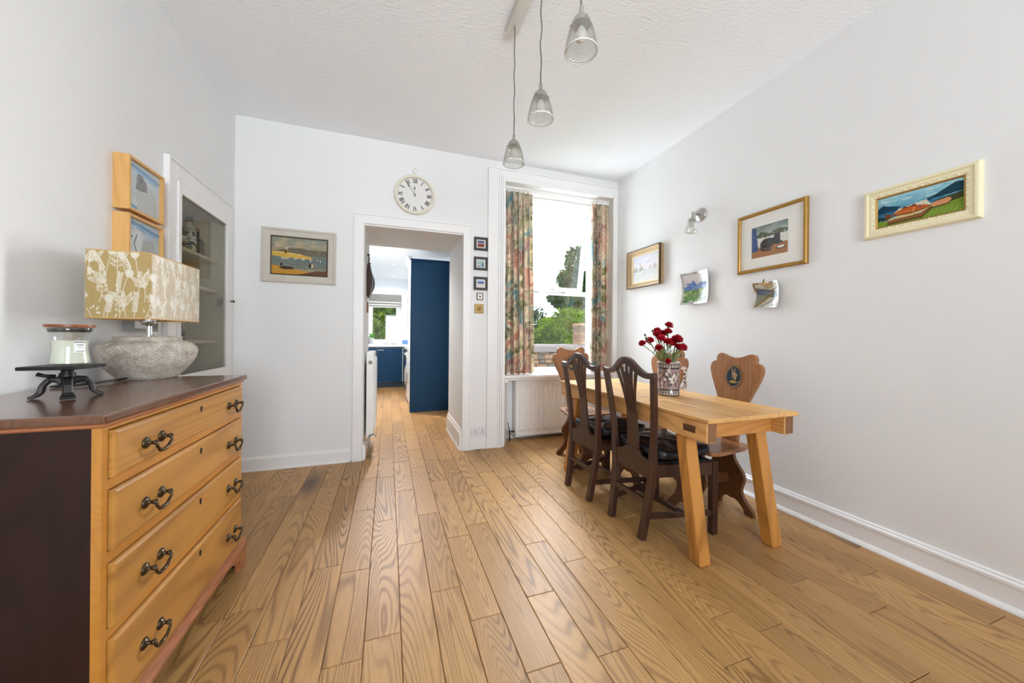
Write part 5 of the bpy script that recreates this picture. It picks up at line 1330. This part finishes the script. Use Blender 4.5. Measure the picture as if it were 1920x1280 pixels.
bottle((-1.335, 3.225, zs1), [(0, 0), (.040, 0), (.044, .010), (.044, .105), (.036, .128), (.016, .140), (.015, .185), (0, .185)], M['darkb'], 'squat dark bottle with cork stopper on the top cupboard shelf', plain('cork', rgb(182, 150, 104), .7), [(0, .184), (.018, .184), (.018, .205), (0, .206)])
A2 = Art(20, 20, (226, 222, 210), 51); A2.line([(.1, .5), (.9, .5)], .05, (80, 70, 70)); A2.line([(.1, .2), (.9, .2)], .1, (120, 90, 60))
bottle((-1.275, 2.86, zs1), [(0, 0), (.034, 0), (.036, .006), (.036, .075), (.030, .085), (0, .086)], M['brownb'], 'small brown jar at the left end of the top cupboard shelf', M['black'], [(0, .085), (.032, .085), (.032, .104), (0, .105)], (.02, .065, .0368, A2))
zs2 = SHZ[1] + .0222
bottle((-1.31, 2.93, zs2), [(0, 0), (.036, 0), (.038, .006), (.038, .080), (.034, .105), (.020, .120), (0, .122)], plain('navy_bottle', rgb(40, 50, 66), .15), 'rounded navy bottle on the second cupboard shelf, just above the lampshade')
zs3 = SHZ[2] + .0222
A3 = Art(20, 30, (216, 208, 186), 52); A3.blot(8, [(120, 80, 60), (60, 50, 50)], r=(.06, .14), al=.7)
bottle((-1.30, 2.905, zs3), [(0, 0), (.036, 0), (.038, .006), (.038, .19), (.030, .22), (.015, .25), (.014, .30), (0, .30)], M['darkb'], 'tall dark wine bottle with cream label on the lowest cupboard shelf', lab_=(.06, .16, .0388, A3))

# ================================================================== KITCHEN
tu = empty('tall_kitchen_unit', (.66, 5.82, 0), 0, 'tall navy kitchen unit with plain side panel seen through the doorway', 'cabinet')
MB().box(-.352, .60, -.32, -.30, 0, 2.285).build('side_panel', M['blue'], tu, bevel=0.002)
MB().box(-.330, .60, -.30, .32, .10, 2.28).build('carcass', M['white'], tu)
MB().box(-.30, .60, -.30, .32, 0, .10).build('plinth', M['blue'], tu)
for z0, z1, hz in ((.10, .86, .62), (.865, 1.46, 1.40), (1.465, 2.26, 1.62)):
    d = MB().box(-.352, -.331, -.297, .317, z0 + .003, z1 - .003).build('door', M['white'], tu, bevel=0.003)
    MB().tube([(-.352, -.25, hz - .06), (-.385, -.25, hz - .06), (-.385, -.25, hz + .10), (-.352, -.25, hz + .10)], .006, 8).build('handle', M['chrome'], d, smooth=True)
MB().prism([(-.352, 2.26), (-.40, 2.31), (-.40, 2.325), (-.33, 2.325), (-.33, 2.26)], 'XZ', -.33, .33).build('cornice', M['white'], tu)
MB().box(-.36, .60, -.335, -.318, 2.262, 2.292).build('top_trim', M['blue'], tu, bevel=0.003)
wm = empty('washing_machine', (.60, 6.62, 0), 0, 'white washing machine past the tall navy unit', 'washing machine')
MB().box(-.28, .28, -.30, .30, .01, .85).build('body', M['white'], wm, bevel=0.01, bseg=2)
MB().box(-.29, -.275, -.29, .29, .74, .84).build('control_panel', M['plastic'], wm, bevel=0.004)
MB().lathe([(0, -.28), (.17, -.28), (.18, -.305), (.15, -.32), (.13, -.30), (0, -.30)], 40, (0, 0, .44), axis='X').build('door', M['chrome'], wm, smooth=True, auto=.7)
MB().lathe([(0, -.294), (.035, -.294), (.032, -.318), (0, -.32)], 20, (0, .16, .79), axis='X').build('dial', M['chrome'], wm, smooth=True, auto=.7)
MB().box(-.285, .285, -.29, .29, 0, .012).build('feet', M['black'], wm)
bc = empty('base_cabinet', (.62, 7.56, 0), 0, 'navy base cabinet on the right side of the kitchen', 'cabinet')
MB().box(-.28, .66, -.62, .60, .12, .87).build('carcass', M['white'], bc)
MB().box(-.24, .62, -.62, .60, 0, .12).build('plinth', M['blue'], bc)
for y0 in (-.615, -.008):
    d = MB().box(-.302, -.281, y0, y0 + .60, .125, .865).build('door', M['blue'], bc, bevel=0.003)
    MB().tube([(-.302, y0 + .3, .80), (-.33, y0 + .3, .80), (-.33, y0 + .46, .80), (-.302, y0 + .46, .80)], .006, 8).build('handle', M['chrome'], d, smooth=True)
sc_ = empty('sink_cabinet', (-.06, 8.46, 0), 0, 'navy cabinet under the kitchen window with chrome bar handle', 'cabinet')
MB().box(-.365, .37, -.235, .265, .12, .872).build('carcass', M['white'], sc_)
MB().box(-.365, .37, -.19, .265, 0, .12).build('plinth', plain('dark_plinth', rgb(22, 44, 66), .5), sc_)
for x0, x1 in ((-.362, -.168), (-.164, .355)):
    d = MB().box(x0, x1, -.257, -.236, .125, .868).build('door', M['blue'], sc_, bevel=0.003)
    xc = -.10 if x0 > -.2 else -.2
    if x0 > -.2: MB().box(xc - .06, xc + .07, -.280, -.270, .815, .827).box(xc - .055, xc - .043, -.272, -.256, .815, .827).box(xc + .053, xc + .065, -.272, -.256, .815, .827).build('handle', M['chrome'], d, bevel=0.002)
thing('worktop', MB().box(KX0 + .002, KX1 - .002, 8.18, KY1 - .001, .892, .945).box(.305, KX1 - .002, 6.14, 8.18, .892, .945), plain('white_worktop', rgb(232, 234, 236), .25), 'white L-shaped kitchen worktop under the far window', 'worktop', bevel=0.004)
bk = empty('plastic_basket', (.40, 8.50, .9455), 0, 'small blue lattice basket on the kitchen worktop corner', 'basket')
bm_ = MB()
for k in range(7): z = .002 + k * .013; bm_.box(-.10, .10, -.07, -.064, z, z + .006).box(-.10, .10, .064, .07, z, z + .006).box(-.10, -.094, -.064, .064, z, z + .006).box(.094, .10, -.064, .064, z, z + .006)
for k in range(9): x = -.10 + k * .0243; bm_.box(x, x + .006, -.0705, -.0635, 0, .09).box(x, x + .006, .0635, .0705, 0, .09)
bm_.box(-.10, .10, -.07, .07, 0, .004); bm_.build('lattice', plain('blue_plastic', rgb(60, 130, 190), .4), bk)
for k, (x, yy) in enumerate(((-.03, 8.38), (.12, 8.40))):
    d_ = empty('dish', (x, yy, .9455), 0, ('white oval dish on the kitchen worktop, the left one', 'white oval dish on the kitchen worktop, beside the basket')[k], 'dish')
    MB().lathe([(0, 0), (.03, 0), (.06, .012), (.065, .02), (.062, .02), (.03, .006), (0, .006)], 24).build('bowl', M['nickel'], d_, smooth=True)
rb_ = empty('roman_blind', (-.07, KY1 - .02, 1.78), 0, 'grey striped roman blind half raised over the kitchen window', 'blind')
gm = plain('grey_linen', rgb(132, 130, 126), .8, var=.1); wm_ = plain('pale_stripe', rgb(214, 210, 204), .8); dm_ = plain('dark_stripe', rgb(96, 92, 92), .8)
for k, (z0, z1, y, mm_) in enumerate(((.13, .31, -.012, gm), (.10, .135, -.020, wm_), (.075, .102, -.026, dm_), (.045, .078, -.030, wm_), (.02, .048, -.026, gm), (0, .022, -.020, wm_))):
    MB().box(-.35, .345, y - .006, y + .010, z0, z1).build('fold', mm_, rb_, bevel=0.003)
MB().box(-.36, .355, -.02, .012, .305, .335).build('headrail', M['white'], rb_)
MB().tube([(.33, -.03, .02), (.332, -.03, -.30)], .002, 6).build('pull_cord', M['white'], rb_)
pt = empty('potted_plant', (-.36, KY1 - .075, .9455), 0, 'leafy plant in a grey pot at the left of the kitchen window', 'plant')
MB().lathe([(0, 0), (.045, 0), (.06, .12), (.064, .125), (.06, .13), (.05, .12), (0, .11)], 24).build('pot', plain('grey_pot', rgb(168, 168, 164), .5), pt, smooth=True, auto=.7)
lf = MB(); rd = random.Random(4)
for k in range(70):
    a, e_ = rd.uniform(0, 6.28), rd.uniform(.3, 1.4); d = Vector((cos(a) * cos(e_), sin(a) * cos(e_), sin(e_))); L_ = rd.uniform(.06, .14); s_ = d.cross(Vector((0, 0, 1))).normalized() * .016; b = Vector((0, 0, .12)); q = [b + d * L_ * .4, b + d * L_ * .7 + s_, b + d * L_ * 1.05, b + d * L_ * .7 - s_]
    q = [Vector((p.x, min(p.y, .045), p.z)) for p in q]; lf.add(q, [(0, 1, 2, 3)])
lf.build('leaves', plain('houseplant_green', rgb(104, 150, 58), .5, var=.3), pt)
for k, y in enumerate((5.72, 6.93, 8.25)):
    d_ = empty('downlight', (.085, y, KH), 0, ('recessed round ceiling downlight in the kitchen, nearest the doorway', 'recessed round ceiling downlight in the kitchen, the middle one', 'recessed round ceiling downlight in the kitchen, nearest the far window')[k], 'light', 'kitchen downlights')
    MB().lathe([(.03, -.001), (.046, -.001), (.046, -.006), (.034, -.008), (.030, -.004)], 28, cap0=False, cap1=False).build('rim', M['chrome'], d_, smooth=True)
    t_ = NT('downlight_lens') if k == 0 else None
    if t_: t_.P(Base_Color=(1, 1, 1, 1), Emission_Color=(1, .96, .9, 1), Emission_Strength=4.0); LENS = t_.m
    MB().lathe([(0, -.003), (.032, -.003), (.032, -.001), (0, -.001)], 24).build('lens', LENS, d_)
    sp = bpy.data.lights.new('downlight_beam', 'SPOT'); sp.energy = (100, 14, 8)[k]; sp.spot_size = 2.6; sp.spot_blend = .4; sp.shadow_soft_size = .04; sp.color = (1, .97, .93)
    so = bpy.data.objects.new('downlight_beam', sp); COL.objects.link(so); so.location = (.085, y, KH - .02)
# things hung on the left side of the doorway
hk = empty('hanging_bag', (DX0, 3.98, 1.9), 0, 'dark bag hanging on the left side of the doorway', 'bag', 'bags inside the doorway')
def bag(e_, y0, z0, z1, w, d, m):
    R = []
    for k in range(9):
        t = k / 8; z = z0 + (z1 - z0) * t; ww = w * (.85 + .3 * sin(PI * min(1, t * 1.1))) / 2 * (1 if t < .8 else 1 - (t - .8) * 2.5); dd = d * (.5 + .6 * sin(PI * t))
        R.append([(.004, y0 - ww, z), (dd, y0 - ww * .8, z), (dd, y0 + ww * .8, z), (.004, y0 + ww, z)])
    MB().rings(R).build('bag_body', m, e_, bevel=.006)
bag(hk, 0.0, -.36, -.02, .22, .05, plain('dark_brown_leather', rgb(58, 40, 36), .5)); MB().tube([(.01, 0, -.03), (.02, .0, .05), (.005, .0, .08)], .006, 8).build('strap', M['black'], hk, smooth=True); MB().lathe([(0, 0), (.012, 0), (.008, .025), (0, .026)], 12, (0, 0, .08), axis='X').build('hook', M['brass'], hk)
h2 = empty('hanging_bag', (DX0, 4.20, 1.86), 0, 'black pouch hanging beyond the dark bag in the doorway', 'bag', 'bags inside the doorway')
bag(h2, 0.0, -.26, -.02, .16, .06, plain('charcoal_cloth', rgb(44, 46, 56), .7)); MB().tube([(.01, 0, -.03), (.02, .0, .04), (.005, .0, .07)], .006, 8).build('strap', M['black'], h2, smooth=True); MB().lathe([(0, 0), (.012, 0), (.008, .025), (0, .026)], 12, (0, 0, .07), axis='X').build('hook', M['brass'], h2)
w_ = thing('wall_plaque', MB().box(DX0, DX0 + .014, 3.94, 4.02, 1.38, 1.49), plain('brown_wood_plaque', rgb(128, 84, 58), .6), 'small brown wooden plaque below the hanging bags', 'plaque', bevel=0.004)

# ================================================================== GARDEN
def _ground():
    t = NT('lawn'); n = t.noise(t.coord(), 3, 5); t.P(Base_Color=t.ramp(n, [(.3, rgb(70, 96, 40)), (.7, rgb(112, 138, 64))]), Roughness=.9); return t.m
struct('ground', MB().box(-20, 30, 9.2, 60, -1.2, -1.0).box(1.5, 30, 4.3, 9.2, -1.2, -1.0), _ground())
gwz = .955; gy = 8.0
gw = struct('wall_garden', MB().box(2.4, 7.0, gy + .03, gy + .37, -1.0, .76), plain('lime_mortar', rgb(66, 56, 46), .95, bump=.4, bscale=30))
rd = random.Random(9)
stm = []
for k, c in enumerate(((84, 62, 44), (66, 50, 36), (100, 78, 58), (56, 46, 38), (78, 54, 36), (90, 66, 48))):
    stm.append(plain('rubble_stone_%d' % k, rgb(*c), .9, bump=.5, bscale=22, var=.2))
z = -.12
while z < .74:
    h_ = rd.uniform(.09, .16); x = 2.45
    if z + h_ > .75: h_ = .755 - z
    while x < 6.0:
        w = rd.uniform(.14, .34); j = lambda: rd.uniform(-.016, .016)
        f_, b_ = gy - rd.uniform(.0, .03), gy + .05
        if h_ > .03:
            MB().hexa([(x + .012 + j(), f_, z + .010 + j()), (x + w - .010 + j(), f_, z + .010 + j()), (x + w, b_, z), (x, b_, z)],
                  [(x + .014 + j(), f_, z + h_ - .010 + j()), (x + w - .012 + j(), f_, z + h_ - .010 + j()), (x + w, b_, z + h_), (x, b_, z + h_)]).build('stone', stm[rd.randrange(6)], gw, bevel=.012)
        x += w
    z += h_
cpm = plain('grey_coping', rgb(76, 68, 66), .9, bump=.4, bscale=30, var=.2)
x = 2.4
while x < 7:
    w = rd.uniform(.55, .8); MB().prism([(gy - .07, .76), (gy - .07, .90), (gy - .02, .95), (gy + .40, .95), (gy + .47, .90), (gy + .47, .76)], 'YZ', x + .004, x + w - .004).build('coping_stone', cpm, gw, bevel=.012); x += w
gp = struct('wall_garden_pier', MB().box(4.62, 5.0, gy - .02, gy + .36, .95, 1.46), plain('pier_mortar', rgb(66, 56, 46), .95))
z = .955
while z < 1.46:
    for k in range(2): MB().box(4.61 + k * .195, 4.80 + k * .20, gy - .03, gy + .37, z, z + .07).build('brick', stm[rd.randrange(6)], gp, bevel=.006)
    z += .078
pb = empty('window_box', (1.98, 4.16, .66), 0, 'brown planter box on the outside window ledge', 'planter')
MB().box(-.15, .16, -.055, .055, .0, .075).build('box', plain('brown_planter', rgb(84, 46, 36), .7), pb, bevel=.004)
MB().box(-.14, .15, -.045, .045, .075, .082).build('gravel', plain('pale_gravel', rgb(196, 192, 188), .9, bump=.8, bscale=120), pb)
struct('window_ledge', MB().box(1.40, 2.50, 4.0, 4.28, .60, .66).box(1.40, 2.50, 4.10, 4.2, -1.0, .60), plain('stone_ledge', rgb(112, 108, 104), .85))
thing('slate_box', MB().prism([(1.68, .66), (1.82, .66), (1.82, .70), (1.75, .735), (1.68, .70)], 'XZ', 4.13, 4.25), plain('blue_grey_slate', rgb(120, 126, 134), .7), 'small blue-grey gabled box on the outside window ledge', 'box', bevel=.004)

# trees: trunk, limbs and leaf clumps
def leaf_mat(name, cols):
    t = NT(name); n = t.noise(t.coord(), 2.2, 4, .6); n2 = t.noise(t.coord(), 14, 2)
    g = t.math('ADD', t.math('MULTIPLY', n, .55), t.math('MULTIPLY', n2, .45))
    c = t.ramp(g, [(.32, cols[0]), (.5, cols[1]), (.66, cols[2])])
    df = t.N('BsdfDiffuse', {'Color': c}); tl_ = t.N('BsdfTranslucent', {'Color': c}); mx = t.N('MixShader', {0: .4, 1: df.outputs[0], 2: tl_.outputs[0]}); t.t.links.new(mx.outputs[0], t.out.inputs[0]); return t.m
LM = {'bright': leaf_mat('bright_leaves', (rgb(30, 48, 6), rgb(64, 88, 14), rgb(98, 118, 30))), 'mid': leaf_mat('mid_leaves', (rgb(18, 32, 12), rgb(36, 52, 20), rgb(56, 72, 32))),
      'dark': leaf_mat('dark_leaves', (rgb(16, 32, 18), rgb(32, 52, 28), rgb(54, 74, 42))), 'gum': leaf_mat('grey_green_leaves', (rgb(20, 36, 18), rgb(36, 56, 28), rgb(56, 76, 40)))}
bark = plain('tree_bark', rgb(110, 96, 82), .9, bump=.5, bscale=14)
def tree(label, base, blobs, n, leaf, lm, seed, name='garden_tree'):
    """blobs: (dx, dy, z, rx, rz); leaves scattered on the outer shell of each"""
    rs = np.random.RandomState(seed); e_ = empty(name, base, 0, label, 'tree', 'garden trees')
    tot = sum(b[3] ** 2 for b in blobs); P = []
    for dx, dy, z, rx, rz in blobs:
        k = int(n * rx ** 2 / tot); d = rs.normal(size=(k, 3)); d /= np.linalg.norm(d, axis=1)[:, None]
        r_ = .55 + .45 * rs.rand(k) ** .5
        lump = 1 + .16 * np.sin(d[:, 0] * 7 + seed) * np.sin(d[:, 2] * 6 + dx) + .1 * np.sin(d[:, 1] * 11 + d[:, 2] * 9)
        P.append(np.stack([dx + d[:, 0] * r_ * rx * lump, dy + d[:, 1] * r_ * rx * lump, z + d[:, 2] * r_ * rz * lump], 1))
    P = np.concatenate(P); m = len(P)
    a = rs.normal(size=(m, 3)); a /= np.linalg.norm(a, axis=1)[:, None]; b = rs.normal(size=(m, 3)); b -= (b * a).sum(1)[:, None] * a; b /= np.linalg.norm(b, axis=1)[:, None]
    s_ = leaf * (.6 + .8 * rs.rand(m))[:, None]
    V = np.stack([P - a * s_, P + b * s_ * .45, P + a * s_, P - b * s_ * .45], 1).reshape(-1, 3)
    me = bpy.data.meshes.new('foliage'); me.vertices.add(len(V)); me.vertices.foreach_set('co', V.astype(np.float32).ravel())
    me.loops.add(len(V)); me.loops.foreach_set('vertex_index', np.arange(len(V), dtype=np.int32)); me.polygons.add(m); me.polygons.foreach_set('loop_start', np.arange(0, len(V), 4, dtype=np.int32)); me.polygons.foreach_set('loop_total', np.full(m, 4, np.int32)); me.update(calc_edges=True); me.validate()
    me.materials.append(LM[lm]); o = link(bpy.data.objects.new('foliage', me), e_); o['kind'] = 'stuff'
    tr = MB()
    for dx, dy, z, rx, rz in blobs: tr.tube([(0, 0, 0), (dx * .25, dy * .25, z * .35), (dx * .7, dy * .7, z * .75), (dx, dy, z + rz * .3)], [.10, .08, .05, .02], 8)
    tr.build('trunk', bark, e_, smooth=True); return e_
tree('bright green leafy shrub above the garden wall, centre of the window view', (6.0, 12.0, -1), [(-.3, 0, 1.9, .75, .9), (.5, .2, 2.2, .85, 1.0), (1.3, .1, 1.9, .8, .8), (.2, -.3, 1.3, .9, .8), (1.0, -.3, 1.2, .9, .8), (-.9, 0, 1.4, .7, .8)], 30000, .075, 'bright', 1)
tree('dark green tree at the left edge of the window view', (7.2, 18.0, -1), [(.2, 0, 2.45, 1.05, 1.25), (-.6, 0, 1.9, 1.05, 1.2), (1.0, .2, 1.8, .9, 1.2)], 16000, .07, 'dark', 2)
tree('tall loose grey-green tree rising into the sky, right of the window view', (8.6, 15.6, -1), [(.05, 0, 5.80, .48, .80), (-.35, 0, 4.90, .50, .50), (.5, 0, 4.65, .70, .85), (-.85, .1, 4.0, .46, .36), (-.25, .1, 3.8, .7, .45), (.7, .1, 3.35, 1.0, .9), (.35, 0, 2.65, 1.0, .8), (1.4, 0, 4.3, .8, 1.4)], 34000, .085, 'gum', 3)
tree('mid green tree behind the bright shrub', (11.1, 19.0, -1), [(-.5, 0, 2.35, 1.3, 1.3), (.8, 0, 2.2, 1.3, 1.4), (0, .2, 1.3, 1.4, 1.2)], 18000, .08, 'mid', 4)
tree('bright leafy tree close outside the kitchen window', (-.2, 12.2, -1), [(-.4, 0, 2.4, .8, .8), (.4, .2, 2.7, .75, .7), (-.1, -.2, 3.3, .7, .6), (-.9, 0, 3.0, .6, .6), (.6, 0, 1.9, .8, .7), (-.4, .1, 1.6, .9, .7), (.2, .2, 3.9, .6, .4)], 20000, .075, 'bright', 5)
tree('darker tree behind the one outside the kitchen window', (-.6, 15.4, -1), [(-.6, 0, 2.4, 1.0, 1.2), (.9, 0, 2.2, 1.0, 1.1), (0, .3, 1.6, 1.2, 1.0)], 14000, .08, 'mid', 6)
tree('dark rounded tree standing farther left beyond the garden wall', (4.2, 16.2, -1), [(0, 0, 2.6, 1.1, 1.2), (-.9, .2, 2.0, 1.0, 1.1), (.7, 0, 1.7, 1.0, 1.0)], 12000, .09, 'mid', 7)
tree('broad dark tree standing farther right beyond the garden wall', (13.6, 15.4, -1), [(0, 0, 3.2, 1.3, 1.5), (-1.0, .2, 2.2, 1.2, 1.3), (1.0, 0, 2.0, 1.2, 1.2)], 12000, .10, 'dark', 8)
